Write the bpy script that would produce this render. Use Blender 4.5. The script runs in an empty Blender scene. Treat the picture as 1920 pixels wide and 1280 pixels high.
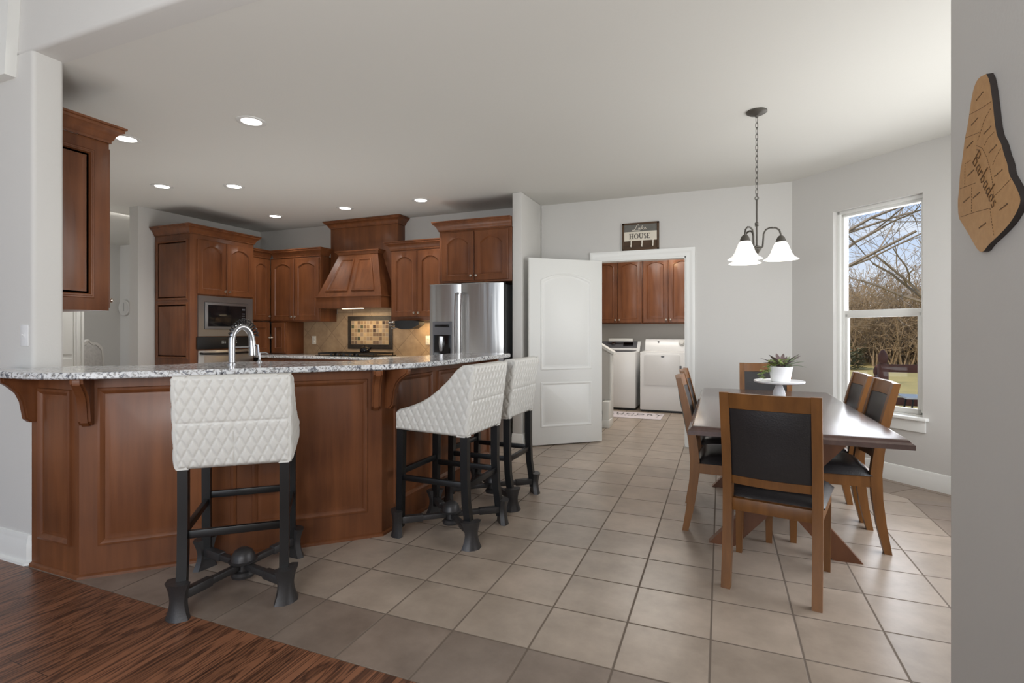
import bpy, bmesh, math, random
from mathutils import Vector, Matrix
R = math.radians
scene = bpy.context.scene
COL = scene.collection

# ---------------------------------------------------------------- camera, world, lights
cam_d = bpy.data.cameras.new('camera'); cam = bpy.data.objects.new('camera', cam_d); COL.objects.link(cam)
cam.location = (0, 0, 1.24); cam.rotation_euler = (R(90), 0, R(22))
cam_d.sensor_width = 36; cam_d.lens = 970/1920*36; cam_d.shift_y = -19/1920
cam_d.clip_start = 0.05; cam_d.clip_end = 300
scene.camera = cam
vs = scene.view_settings
vs.view_transform = 'Standard'; vs.look = 'None'; vs.exposure = 0.0; vs.gamma = 1.0
vs.use_curve_mapping = False

world = bpy.data.worlds.new('sky'); scene.world = world; world.use_nodes = True
wn, wl = world.node_tree.nodes, world.node_tree.links
wn.clear()
wo = wn.new('ShaderNodeOutputWorld'); wb = wn.new('ShaderNodeBackground'); wb.inputs[1].default_value = 1.0
tc = wn.new('ShaderNodeTexCoord'); sp = wn.new('ShaderNodeSeparateXYZ'); rp = wn.new('ShaderNodeValToRGB')
wl.new(tc.outputs['Generated'], sp.inputs[0]); wl.new(sp.outputs[2], rp.inputs[0])
rp.color_ramp.elements[0].position = 0.02; rp.color_ramp.elements[0].color = (0.80, 0.87, 0.95, 1)
rp.color_ramp.elements[1].position = 0.32; rp.color_ramp.elements[1].color = (0.30, 0.53, 0.95, 1)
nz = wn.new('ShaderNodeTexNoise'); nz.inputs['Scale'].default_value = 4; nz.inputs['Detail'].default_value = 6
mpw = wn.new('ShaderNodeMapping'); mpw.inputs['Scale'].default_value = (1, 1, 3.5)
wl.new(tc.outputs['Generated'], mpw.inputs[0]); wl.new(mpw.outputs[0], nz.inputs[0])
cr = wn.new('ShaderNodeValToRGB'); cr.color_ramp.elements[0].position = 0.47; cr.color_ramp.elements[1].position = 0.68
wl.new(nz.outputs[0], cr.inputs[0])
mxw = wn.new('ShaderNodeMixRGB'); mxw.inputs[2].default_value = (0.9, 0.93, 0.97, 1)
wl.new(cr.outputs[0], mxw.inputs[0]); wl.new(rp.outputs[0], mxw.inputs[1]); wl.new(mxw.outputs[0], wb.inputs[0])
wl.new(wb.outputs[0], wo.inputs[0])

def lamp(name, typ, loc, energy, color=(1, 1, 1), rot=(0, 0, 0), size=None, sizey=None, spot=None):
    d = bpy.data.lights.new(name, typ); d.energy = energy; d.color = color
    o = bpy.data.objects.new(name, d); COL.objects.link(o); o.location = loc; o.rotation_euler = rot
    if typ == 'AREA':
        d.shape = 'RECTANGLE'; d.size = size; d.size_y = sizey or size
    elif typ == 'SUN': d.angle = R(0.6)
    else: d.shadow_soft_size = size or 0.05
    if spot: d.spot_size = R(spot); d.spot_blend = 0.8
    return o
lamp('sun', 'SUN', (-5, -8, 12), 3.2, (1, 0.93, 0.8), (R(52), 0, R(-35)))
# added daylight fill from behind the camera; no window modelled there
lamp('living_fill', 'AREA', (-0.7, -4.3, 1.9), 80, (0.97, 0.985, 1), (R(90), 0, 0), 2.6, 3.2)
# daylight of the breakfast nook's side window
lamp('nook_window_light', 'AREA', (1.86, 3.4, 1.45), 58, (0.98, 0.99, 1), (R(90), 0, R(90)), 2.2, 1.8)
lamp('bay_window_light', 'AREA', (1.33, 5.41, 1.45), 14, (0.95, 0.97, 1), (R(90), 0, R(135)), 0.7, 1.7)
# added bounce fill behind the camera, tilted up at the ceilings
# two unseen fill lamps added low behind the bar to brighten the kitchen ceiling
for fx, fy in ((-4.9, 3.3), (-3.4, 4.1)): lamp('kitchen_fill', 'AREA', (fx, fy, 0.55), 10, (0.95, 0.98, 1), (R(180), 0, 0), 1.0, 1.0)
lamp('bounce_fill', 'AREA', (-0.7, -0.5, 1.5), 39, (0.95, 0.98, 1), (R(122), 0, R(36)), 0.8, 0.8)
lamp('laundry_fill', 'AREA', (-0.9, 7.4, 2.70), 34, (1, 0.95, 0.88), (0, 0, 0), 0.9)  # unseen overhead fill, added to brighten the laundry room
lamp('hall_fill', 'AREA', (-7.0, 4.3, 2.70), 16, (1, 0.97, 0.93), (0, R(20), 0), 0.4)  # unseen fill, added to light the front of the silver chair
lamp('dining_fill', 'AREA', (-9.2, 2.2, 1.5), 14, (1, 0.98, 0.96), (R(90), 0, R(-42)), 1.5)  # fill added inside the dining room; no window stands here

# ---------------------------------------------------------------- materials
def lin(c):
    c /= 255.0
    return c/12.92 if c <= 0.04045 else ((c+0.055)/1.055)**2.4
def rgb(r, g, b): return (lin(r), lin(g), lin(b), 1)
def new_mat(name):
    m = bpy.data.materials.new(name); m.use_nodes = True
    nt = m.node_tree; b = nt.nodes['Principled BSDF']
    return m, nt, b
def mat(name, col, rough=0.5, metal=0.0, spec=None, emit=None, estr=0, bump=None, var=None, coat=0, aniso=0):
    m, nt, b = new_mat(name)
    b.inputs['Base Color'].default_value = col; b.inputs['Roughness'].default_value = rough; b.inputs['Metallic'].default_value = metal
    if spec is not None: b.inputs['Specular IOR Level'].default_value = spec
    if coat: b.inputs['Coat Weight'].default_value = coat; b.inputs['Coat Roughness'].default_value = 0.15
    if emit: b.inputs['Emission Color'].default_value = emit; b.inputs['Emission Strength'].default_value = estr
    t = nt.nodes.new('ShaderNodeTexCoord')
    if bump:
        n = nt.nodes.new('ShaderNodeTexNoise'); n.inputs['Scale'].default_value = bump[0]; n.inputs['Detail'].default_value = 4
        bp = nt.nodes.new('ShaderNodeBump'); bp.inputs['Strength'].default_value = bump[1]; bp.inputs['Distance'].default_value = 0.01
        nt.links.new(t.outputs['Object'], n.inputs[0]); nt.links.new(n.outputs[0], bp.inputs['Height']); nt.links.new(bp.outputs[0], b.inputs['Normal'])
    if var:
        n = nt.nodes.new('ShaderNodeTexNoise'); n.inputs['Scale'].default_value = var[0]; n.inputs['Detail'].default_value = 5
        mx = nt.nodes.new('ShaderNodeMixRGB'); mx.inputs[1].default_value = col; mx.inputs[2].default_value = var[1]
        nt.links.new(t.outputs['Object'], n.inputs[0]); nt.links.new(n.outputs[0], mx.inputs[0]); nt.links.new(mx.outputs[0], b.inputs['Base Color'])
    return m
def wood(name, c1, c2, rough=0.38, scale=(14, 14, 1.1), coat=0.12, spec=0.35):
    m, nt, b = new_mat(name); N = nt.nodes; L = nt.links
    t = N.new('ShaderNodeTexCoord'); mp = N.new('ShaderNodeMapping'); mp.inputs['Scale'].default_value = scale
    n = N.new('ShaderNodeTexNoise'); n.inputs['Scale'].default_value = 1; n.inputs['Detail'].default_value = 6; n.inputs['Roughness'].default_value = 0.6
    n2 = N.new('ShaderNodeTexNoise'); n2.inputs['Scale'].default_value = 2.2; n2.inputs['Detail'].default_value = 2
    r = N.new('ShaderNodeValToRGB'); r.color_ramp.elements[0].position = 0.3; r.color_ramp.elements[1].position = 0.7
    r.color_ramp.elements[0].color = c1; r.color_ramp.elements[1].color = c2
    a = N.new('ShaderNodeMath'); a.operation = 'MULTIPLY_ADD'; a.inputs[1].default_value = 0.55
    s = N.new('ShaderNodeMath'); s.operation = 'MULTIPLY'; s.inputs[1].default_value = 0.45
    L.new(t.outputs['Object'], mp.inputs[0]); L.new(mp.outputs[0], n.inputs[0]); L.new(t.outputs['Object'], n2.inputs[0])
    L.new(n2.outputs[0], s.inputs[0]); L.new(n.outputs[0], a.inputs[0]); L.new(s.outputs[0], a.inputs[2]); L.new(a.outputs[0], r.inputs[0])
    L.new(r.outputs[0], b.inputs['Base Color']); b.inputs['Roughness'].default_value = rough
    b.inputs['Coat Weight'].default_value = coat; b.inputs['Coat Roughness'].default_value = 0.2
    b.inputs['Specular IOR Level'].default_value = spec
    return m
M = {}
M['wall'] = mat('wall_paint', rgb(209, 207, 203), 0.75, bump=(90, 0.06), spec=0.25)
M['ceil'] = mat('ceiling_paint', rgb(214, 212, 206), 0.85, bump=(60, 0.05), spec=0.2)
M['trim'] = mat('white_trim', rgb(236, 236, 232), 0.35)
M['door'] = mat('white_door', rgb(234, 234, 230), 0.42, bump=(70, 0.02))
M['cherry'] = wood('cherry_wood', rgb(80, 44, 25), rgb(132, 81, 48))
M['oak'] = wood('honey_oak', rgb(92, 57, 25), rgb(138, 91, 45), 0.38, (20, 20, 2))
M['table'] = wood('dark_table_wood', rgb(58, 41, 37), rgb(94, 69, 61), 0.22, (16, 1.6, 16), 0.6)
M['tableleg'] = wood('table_leg_wood', rgb(84, 50, 32), rgb(122, 78, 50), 0.35)
M['leather'] = mat('black_leather', rgb(34, 31, 32), 0.36, bump=(160, 0.12))
M['vinyl'] = mat('white_vinyl', rgb(208, 206, 200), 0.45, bump=(220, 0.05))
M['black'] = mat('black_painted_wood', rgb(13, 13, 14), 0.35)
M['iron'] = mat('dark_cast_iron', rgb(62, 60, 60), 0.42, 0.4, bump=(120, 0.08))
M['knob'] = mat('brushed_nickel', rgb(205, 195, 182), 0.28, 1.0)
M['chrome'] = mat('polished_steel', rgb(176, 176, 178), 0.24, 1.0)
M['steel2'] = mat('dark_steel', rgb(150, 150, 150), 0.33, 0.85)
M['glassblk'] = mat('black_glass', rgb(18, 18, 20), 0.12)
M['blackpl'] = mat('black_plastic', rgb(13, 13, 14), 0.4)
M['white'] = mat('white_enamel', rgb(232, 232, 232), 0.28)
M['grey'] = mat('grey_plastic', rgb(92, 92, 96), 0.35)
M['ivory'] = mat('ivory_plastic', rgb(232, 226, 212), 0.4)
M['ceramic'] = mat('white_ceramic', rgb(240, 240, 242), 0.25)
M['bronze'] = mat('aged_bronze', rgb(92, 88, 82), 0.45, 0.6)
M['shade'] = mat('frosted_glass_shade', rgb(250, 248, 244), 0.4, emit=(1, 0.97, 0.92, 1), estr=0.6)
M['lit'] = mat('lit_lamp_lens', (1, 1, 1, 1), 0.5, emit=(1, 0.97, 0.92, 1), estr=6)
M['warm'] = mat('lit_warm_lens', (1, 1, 1, 1), 0.5, emit=(1, 0.8, 0.5, 1), estr=4)
M['ring'] = mat('lamp_ring', rgb(215, 214, 210), 0.4)
M['mapwood'] = wood('map_wood', rgb(172, 128, 80), rgb(198, 154, 104), 0.5, (3, 60, 60), 0)
M['mapedge'] = mat('charred_edge', rgb(46, 38, 34), 0.6)
M['engrave'] = mat('engraved_line', rgb(92, 66, 40), 0.7)
M['signwood'] = wood('sign_wood', rgb(62, 46, 32), rgb(96, 72, 50), 0.6, (2, 30, 30), 0)
M['signgrey'] = mat('sign_grey_board', rgb(112, 110, 104), 0.7, var=(30, rgb(96, 94, 88)))
M['signcream'] = mat('sign_cream_board', rgb(222, 214, 198), 0.7)
M['signink'] = mat('sign_ink', rgb(84, 78, 72), 0.7)
M['cream'] = mat('cream_paint', rgb(236, 228, 214), 0.5)
M['brass'] = mat('brass', rgb(214, 176, 92), 0.3, 1.0)
M['tread'] = mat('grey_tread', rgb(112, 110, 106), 0.7)
M['matfab'] = mat('lavender_mat', rgb(214, 204, 216), 0.9, var=(24, rgb(226, 218, 214)))
M['leaf1'] = mat('green_leaf', rgb(112, 136, 62), 0.5, var=(60, rgb(150, 170, 96)))
M['leaf2'] = mat('dark_leaf', rgb(66, 66, 58), 0.5, var=(50, rgb(124, 98, 104)))
M['leaf3'] = mat('pale_leaf', rgb(150, 160, 140), 0.5, var=(40, rgb(126, 140, 110)))
M['soil'] = mat('soil', rgb(60, 46, 36), 0.9)
M['deck'] = wood('deck_wood', rgb(82, 50, 40), rgb(112, 70, 56), 0.7, (14, 14, 1.1), 0)
M['bark'] = mat('bark', rgb(120, 108, 94), 0.9, var=(8, rgb(150, 134, 116)))
M['twig'] = mat('dry_twig', rgb(126, 104, 78), 0.9, var=(3, rgb(160, 136, 104)))
M['shrub'] = mat('shrub_green', rgb(74, 80, 54), 0.9, var=(6, rgb(108, 104, 74)))
M['lawn'] = mat('winter_lawn', rgb(150, 136, 84), 0.95, var=(0.6, rgb(196, 170, 104)))
M['darkchair'] = mat('dark_fabric', rgb(46, 44, 46), 0.7)
M['silver'] = mat('silver_frame', rgb(214, 210, 204), 0.4, 0.2)
M['brocade'] = mat('grey_brocade', rgb(214, 210, 206), 0.6, var=(28, rgb(160, 156, 152)))
M['darkwood'] = mat('dark_dining_wood', rgb(30, 27, 27), 0.3)
M['clockf'] = mat('clock_face', rgb(206, 204, 200), 0.5)
M['paper'] = mat('paper', rgb(228, 228, 224), 0.7)

def mat_steel():
    m, nt, b = new_mat('brushed_steel'); N = nt.nodes; L = nt.links
    b.inputs['Metallic'].default_value = 1; b.inputs['Base Color'].default_value = rgb(186, 185, 183)
    t = N.new('ShaderNodeTexCoord'); mp = N.new('ShaderNodeMapping'); mp.inputs['Scale'].default_value = (7, 7, 0.35)
    n = N.new('ShaderNodeTexNoise'); n.inputs['Scale'].default_value = 1.4; n.inputs['Detail'].default_value = 2
    bp = N.new('ShaderNodeBump'); bp.inputs['Strength'].default_value = 0.12; bp.inputs['Distance'].default_value = 0.06
    L.new(t.outputs['Object'], mp.inputs[0]); L.new(mp.outputs[0], n.inputs[0]); L.new(n.outputs[0], bp.inputs['Height']); L.new(bp.outputs[0], b.inputs['Normal'])
    b.inputs['Roughness'].default_value = 0.33
    return m
M['steel'] = mat_steel()

def mat_glass():
    m = bpy.data.materials.new('window_glass'); m.use_nodes = True; nt = m.node_tree; N = nt.nodes; N.clear()
    o = N.new('ShaderNodeOutputMaterial'); mx = N.new('ShaderNodeMixShader'); tr = N.new('ShaderNodeBsdfTransparent'); gl = N.new('ShaderNodeBsdfGlossy')
    gl.inputs['Roughness'].default_value = 0.02; fr = N.new('ShaderNodeFresnel'); fr.inputs[0].default_value = 1.25
    nt.links.new(fr.outputs[0], mx.inputs[0]); nt.links.new(tr.outputs[0], mx.inputs[1]); nt.links.new(gl.outputs[0], mx.inputs[2]); nt.links.new(mx.outputs[0], o.inputs[0])
    return m
M['glass'] = mat_glass()

def mat_granite():
    m, nt, b = new_mat('granite'); N = nt.nodes; L = nt.links
    t = N.new('ShaderNodeTexCoord')
    n1 = N.new('ShaderNodeTexNoise'); n1.inputs['Scale'].default_value = 34; n1.inputs['Detail'].default_value = 8; n1.inputs['Roughness'].default_value = 0.7; n1.inputs['Distortion'].default_value = 1.2
    n2 = N.new('ShaderNodeTexNoise'); n2.inputs['Scale'].default_value = 75; n2.inputs['Detail'].default_value = 5
    r1 = N.new('ShaderNodeValToRGB'); e = r1.color_ramp.elements
    e[0].position = 0.38; e[0].color = rgb(92, 97, 110); e[1].position = 0.48; e[1].color = rgb(220, 221, 222)
    e2 = r1.color_ramp.elements.new(0.44); e2.color = rgb(140, 140, 142)
    r2 = N.new('ShaderNodeValToRGB'); r2.color_ramp.elements[0].position = 0.36; r2.color_ramp.elements[0].color = rgb(150, 142, 134); r2.color_ramp.elements[1].position = 0.5; r2.color_ramp.elements[1].color = (1, 1, 1, 1)
    mx = N.new('ShaderNodeMixRGB'); mx.blend_type = 'MULTIPLY'; mx.inputs[0].default_value = 0.8
    L.new(t.outputs['Object'], n1.inputs[0]); L.new(t.outputs['Object'], n2.inputs[0]); L.new(n1.outputs[0], r1.inputs[0]); L.new(n2.outputs[0], r2.inputs[0])
    L.new(r1.outputs[0], mx.inputs[1]); L.new(r2.outputs[0], mx.inputs[2]); L.new(mx.outputs[0], b.inputs['Base Color'])
    b.inputs['Roughness'].default_value = 0.12
    return m
M['granite'] = mat_granite()

def mat_tiles(name, c1, c2, ox, oy, T, grout, gw=0.0045, ang=0, plane='XY', rough=0.3, nscale=5, rnd=0.12, bump=0.25):
    m, nt, b = new_mat(name); N = nt.nodes; L = nt.links
    g = N.new('ShaderNodeNewGeometry'); mp = N.new('ShaderNodeMapping'); mp.vector_type = 'TEXTURE'
    mp.inputs['Location'].default_value = (ox, oy, 0) if plane == 'XY' else (ox, 0, oy)
    mp.inputs['Rotation'].default_value = (0, 0, ang) if plane == 'XY' else (0, ang, 0)
    mp.inputs['Scale'].default_value = (T, T, T)
    L.new(g.outputs['Position'], mp.inputs[0]); s = N.new('ShaderNodeSeparateXYZ'); L.new(mp.outputs[0], s.inputs[0])
    ax = (0, 1) if plane == 'XY' else (0, 2)
    dist = []; cells = []
    for k in ax:
        fr = N.new('ShaderNodeMath'); fr.operation = 'FRACT'; L.new(s.outputs[k], fr.inputs[0])
        pp = N.new('ShaderNodeMath'); pp.operation = 'PINGPONG'; pp.inputs[1].default_value = 0.5; L.new(fr.outputs[0], pp.inputs[0]); dist.append(pp)
        fl = N.new('ShaderNodeMath'); fl.operation = 'FLOOR'; L.new(s.outputs[k], fl.inputs[0]); cells.append(fl)
    mn = N.new('ShaderNodeMath'); mn.operation = 'MINIMUM'; L.new(dist[0].outputs[0], mn.inputs[0]); L.new(dist[1].outputs[0], mn.inputs[1])
    lt = N.new('ShaderNodeMapRange'); lt.inputs['From Min'].default_value = gw/T*0.55; lt.inputs['From Max'].default_value = gw/T*1.25
    L.new(mn.outputs[0], lt.inputs[0])
    cb = N.new('ShaderNodeCombineXYZ'); L.new(cells[0].outputs[0], cb.inputs[0]); L.new(cells[1].outputs[0], cb.inputs[1])
    wnz = N.new('ShaderNodeTexWhiteNoise'); wnz.noise_dimensions = '3D'; L.new(cb.outputs[0], wnz.inputs[0])
    n = N.new('ShaderNodeTexNoise'); n.inputs['Scale'].default_value = nscale; n.inputs['Detail'].default_value = 8; n.inputs['Roughness'].default_value = 0.62
    va = N.new('ShaderNodeVectorMath'); va.operation = 'MULTIPLY_ADD'; va.inputs[1].default_value = (17, 17, 17)
    L.new(wnz.outputs[1], va.inputs[0]); L.new(g.outputs['Position'], va.inputs[2]); L.new(va.outputs[0], n.inputs[0])
    mx = N.new('ShaderNodeMixRGB'); mx.inputs[1].default_value = c1; mx.inputs[2].default_value = c2
    mr = N.new('ShaderNodeMapRange'); mr.inputs['From Min'].default_value = 0.3; mr.inputs['From Max'].default_value = 0.7
    L.new(n.outputs[0], mr.inputs[0]); L.new(mr.outputs[0], mx.inputs[0])
    hv = N.new('ShaderNodeHueSaturation'); vv = N.new('ShaderNodeMapRange'); vv.inputs['To Min'].default_value = 1-rnd; vv.inputs['To Max'].default_value = 1+rnd
    L.new(wnz.outputs[0], vv.inputs[0]); L.new(vv.outputs[0], hv.inputs['Value']); L.new(mx.outputs[0], hv.inputs['Color'])
    fm = N.new('ShaderNodeMixRGB'); fm.inputs[1].default_value = grout; L.new(lt.outputs[0], fm.inputs[0]); L.new(hv.outputs[0], fm.inputs[2])
    L.new(fm.outputs[0], b.inputs['Base Color'])
    rr = N.new('ShaderNodeMapRange'); rr.inputs['To Min'].default_value = 0.8; rr.inputs['To Max'].default_value = rough
    L.new(lt.outputs[0], rr.inputs[0]); L.new(rr.outputs[0], b.inputs['Roughness'])
    ad = N.new('ShaderNodeMath'); ad.operation = 'MULTIPLY_ADD'; ad.inputs[1].default_value = 0.35; L.new(n.outputs[0], ad.inputs[0]); L.new(lt.outputs[0], ad.inputs[2])
    bp = N.new('ShaderNodeBump'); bp.inputs['Strength'].default_value = bump; bp.inputs['Distance'].default_value = 0.006
    L.new(ad.outputs[0], bp.inputs['Height']); L.new(bp.outputs[0], b.inputs['Normal'])
    return m
TX, TY, TS = -0.7007, 1.8980, 0.331
GR = rgb(108, 95, 83)
M['tile'] = mat_tiles('floor_tile', rgb(150, 136, 122), rgb(178, 162, 147), TX, TY, TS, GR)
M['tileb'] = mat_tiles('floor_border_tile', rgb(120, 106, 95), rgb(150, 134, 121), TX, TY, TS, GR)
M['tiled'] = mat_tiles('floor_diagonal_tile', rgb(122, 106, 92), rgb(150, 132, 116), 1.19, 5.22, TS, GR, ang=R(45))
M['splash'] = mat_tiles('backsplash_tile', rgb(158, 132, 104), rgb(186, 160, 128), -4.43, 1.0, 0.31, rgb(132, 110, 88), 0.003, R(45), 'XZ', 0.4, 9, 0.05)
M['splashb'] = mat_tiles('backsplash_strip', rgb(158, 132, 104), rgb(186, 160, 128), -4.43, 0.0, 0.3, rgb(132, 110, 88), 0.003, 0, 'XZ', 0.4, 9, 0.05)

def mat_mosaic():
    m, nt, b = new_mat('mosaic'); N = nt.nodes; L = nt.links
    g = N.new('ShaderNodeNewGeometry'); mp = N.new('ShaderNodeMapping'); mp.vector_type = 'TEXTURE'
    mp.inputs['Location'].default_value = (-4.737, 0, 1.063); mp.inputs['Scale'].default_value = (0.0512, 1, 0.0535)
    L.new(g.outputs['Position'], mp.inputs[0]); s = N.new('ShaderNodeSeparateXYZ'); L.new(mp.outputs[0], s.inputs[0])
    d = []; c = []
    for k in (0, 2):
        fr = N.new('ShaderNodeMath'); fr.operation = 'FRACT'; L.new(s.outputs[k], fr.inputs[0])
        pp = N.new('ShaderNodeMath'); pp.operation = 'PINGPONG'; pp.inputs[1].default_value = 0.5; L.new(fr.outputs[0], pp.inputs[0]); d.append(pp)
        fl = N.new('ShaderNodeMath'); fl.operation = 'FLOOR'; L.new(s.outputs[k], fl.inputs[0]); c.append(fl)
    mn = N.new('ShaderNodeMath'); mn.operation = 'MINIMUM'; L.new(d[0].outputs[0], mn.inputs[0]); L.new(d[1].outputs[0], mn.inputs[1])
    gt = N.new('ShaderNodeMath'); gt.operation = 'GREATER_THAN'; gt.inputs[1].default_value = 0.07; L.new(mn.outputs[0], gt.inputs[0])
    cb = N.new('ShaderNodeCombineXYZ'); L.new(c[0].outputs[0], cb.inputs[0]); L.new(c[1].outputs[0], cb.inputs[1])
    w = N.new('ShaderNodeTexWhiteNoise'); L.new(cb.outputs[0], w.inputs[0])
    r = N.new('ShaderNodeValToRGB'); r.color_ramp.interpolation = 'CONSTANT'; e = r.color_ramp.elements
    cols = [(0, rgb(176, 148, 112)), (0.22, rgb(150, 122, 92)), (0.42, rgb(194, 166, 128)), (0.58, rgb(120, 96, 76)), (0.72, rgb(160, 140, 120)), (0.84, rgb(70, 52, 42)), (0.94, rgb(86, 84, 60))]
    e[0].color = cols[0][1]; e[1].position = cols[1][0]; e[1].color = cols[1][1]
    for p, q in cols[2:]:
        x = e.new(p); x.color = q
    L.new(w.outputs[0], r.inputs[0])
    mx = N.new('ShaderNodeMixRGB'); mx.inputs[1].default_value = rgb(190, 170, 138); L.new(gt.outputs[0], mx.inputs[0]); L.new(r.outputs[0], mx.inputs[2])
    L.new(mx.outputs[0], b.inputs['Base Color']); b.inputs['Roughness'].default_value = 0.35
    return m
M['mosaic'] = mat_mosaic()
M['slate'] = mat('slate_border', rgb(38, 33, 30), 0.5, bump=(60, 0.5), var=(24, rgb(72, 64, 56)))

def mat_planks():
    m, nt, b = new_mat('hardwood_planks'); N = nt.nodes; L = nt.links
    g = N.new('ShaderNodeNewGeometry'); mp = N.new('ShaderNodeMapping'); mp.inputs['Rotation'].default_value = (0, 0, R(-90))
    L.new(g.outputs['Position'], mp.inputs[0])
    br = N.new('ShaderNodeTexBrick'); br.offset = 0.37; br.inputs['Scale'].default_value = 1; br.inputs['Brick Width'].default_value = 1.1; br.inputs['Row Height'].default_value = 0.083
    br.inputs['Mortar Size'].default_value = 0.0012; br.inputs['Mortar Smooth'].default_value = 0.1; br.inputs['Color1'].default_value = (0, 0, 0, 1); br.inputs['Color2'].default_value = (1, 1, 1, 1); br.inputs['Mortar'].default_value = (0.5, 0.5, 0.5, 1)
    L.new(mp.outputs[0], br.inputs[0])
    va = N.new('ShaderNodeVectorMath'); va.operation = 'MULTIPLY_ADD'; va.inputs[1].default_value = (5, 3, 0)
    L.new(br.outputs[0], va.inputs[0]); L.new(mp.outputs[0], va.inputs[2])
    m2 = N.new('ShaderNodeMapping'); m2.inputs['Scale'].default_value = (1.1, 11, 1); L.new(va.outputs[0], m2.inputs[0])
    n = N.new('ShaderNodeTexNoise'); n.inputs['Scale'].default_value = 1.0; n.inputs['Detail'].default_value = 3; n.inputs['Distortion'].default_value = 0.6; L.new(m2.outputs[0], n.inputs[0])
    # cathedral grain: rings of the noise field
    mu = N.new('ShaderNodeMath'); mu.operation = 'MULTIPLY'; mu.inputs[1].default_value = 11; L.new(n.outputs[0], mu.inputs[0])
    pp = N.new('ShaderNodeMath'); pp.operation = 'PINGPONG'; pp.inputs[1].default_value = 0.5; L.new(mu.outputs[0], pp.inputs[0])
    m3 = N.new('ShaderNodeMapping'); m3.inputs['Scale'].default_value = (3, 150, 1); L.new(va.outputs[0], m3.inputs[0])
    n3 = N.new('ShaderNodeTexNoise'); n3.inputs['Scale'].default_value = 1; n3.inputs['Detail'].default_value = 4; L.new(m3.outputs[0], n3.inputs[0])
    ad = N.new('ShaderNodeMath'); ad.operation = 'MULTIPLY_ADD'; ad.inputs[1].default_value = 0.55; L.new(n3.outputs[0], ad.inputs[0]); L.new(pp.outputs[0], ad.inputs[2])
    r = N.new('ShaderNodeValToRGB'); e = r.color_ramp.elements; e[0].position = 0.26; e[0].color = rgb(62, 38, 27); e[1].position = 0.6; e[1].color = rgb(132, 88, 63)
    L.new(ad.outputs[0], r.inputs[0])
    hv = N.new('ShaderNodeHueSaturation'); vv = N.new('ShaderNodeMapRange'); vv.inputs['To Min'].default_value = 0.78; vv.inputs['To Max'].default_value = 1.2
    L.new(br.outputs[0], vv.inputs[0]); L.new(vv.outputs[0], hv.inputs['Value']); L.new(r.outputs[0], hv.inputs['Color'])
    mx = N.new('ShaderNodeMixRGB'); mx.inputs[2].default_value = rgb(34, 20, 14); L.new(br.outputs['Fac'], mx.inputs[0]); L.new(hv.outputs[0], mx.inputs[1])
    L.new(mx.outputs[0], b.inputs['Base Color']); b.inputs['Roughness'].default_value = 0.34
    return m
M['planks'] = mat_planks()

# ---------------------------------------------------------------- mesh helpers
I4 = Matrix.Identity(4)
def FR(o, deg=0):
    """frame of an upright face: local x along the face, local y up, local z out of the face"""
    a = R(deg); c, s = math.cos(a), math.sin(a)
    return Matrix(((c, 0, s, o[0]), (s, 0, -c, o[1]), (0, 1, 0, o[2]), (0, 0, 0, 1)))
def box(bm, x0, y0, z0, x1, y1, z1, bev=0, Mx=I4, mi=0, seg=2):
    co = [(x0, y0, z0), (x1, y0, z0), (x1, y1, z0), (x0, y1, z0), (x0, y0, z1), (x1, y0, z1), (x1, y1, z1), (x0, y1, z1)]
    v = [bm.verts.new(Mx @ Vector(c)) for c in co]
    fs = [bm.faces.new([v[i] for i in q]) for q in ((3, 2, 1, 0), (4, 5, 6, 7), (0, 1, 5, 4), (1, 2, 6, 5), (2, 3, 7, 6), (3, 0, 4, 7))]
    for f in fs: f.material_index = mi
    if bev:
        es = list({e for f in fs for e in f.edges})
        r = bmesh.ops.bevel(bm, geom=es, offset=bev, segments=seg, affect='EDGES', profile=0.5)
        for f in r['faces']: f.material_index = mi
def loft(bm, loops, cap0=True, cap1=True, closed=True, mi=0, Mx=I4):
    vs_ = [[bm.verts.new(Mx @ Vector(p)) for p in lp] for lp in loops]
    n = len(loops[0])
    for a, b in zip(vs_, vs_[1:]):
        for i in range(n if closed else n-1):
            j = (i+1) % n
            try: f = bm.faces.new((a[i], a[j], b[j], b[i])); f.material_index = mi
            except ValueError: pass
    if cap0:
        f = bm.faces.new(list(reversed(vs_[0]))); f.material_index = mi
    if cap1:
        f = bm.faces.new(vs_[-1]); f.material_index = mi
    return vs_
def prism(bm, pts, z0, z1, Mx=I4, mi=0, bev=0):
    if bev:
        c = [sum(p[0] for p in pts)/len(pts), sum(p[1] for p in pts)/len(pts)]
        ins = inset(pts, bev)
        loft(bm, [[(x, y, z0) for x, y in pts], [(x, y, z1-bev) for x, y in pts], [(x, y, z1) for x, y in ins]], mi=mi, Mx=Mx)
    else:
        loft(bm, [[(x, y, z0) for x, y in pts], [(x, y, z1) for x, y in pts]], mi=mi, Mx=Mx)
def inset(pts, d):
    n = len(pts); out = []
    for i in range(n):
        p0, p1, p2 = Vector(pts[i-1]), Vector(pts[i]), Vector(pts[(i+1) % n])
        a = (p1-p0).normalized(); b = (p2-p1).normalized()
        na = Vector((-a.y, a.x)); nb = Vector((-b.y, b.x)); m_ = na+nb
        if m_.length < 1e-6: m_ = na
        m_.normalize(); k = d/max(0.4, m_.dot(na))
        out.append((p1.x+m_.x*k, p1.y+m_.y*k))
    return out
def lathe(bm, prof, n=24, Mx=I4, mi=0, cap0=True, cap1=True):
    loft(bm, [[(r*math.cos(2*math.pi*i/n), r*math.sin(2*math.pi*i/n), z) for i in range(n)] for r, z in prof], cap0, cap1, mi=mi, Mx=Mx)
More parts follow.
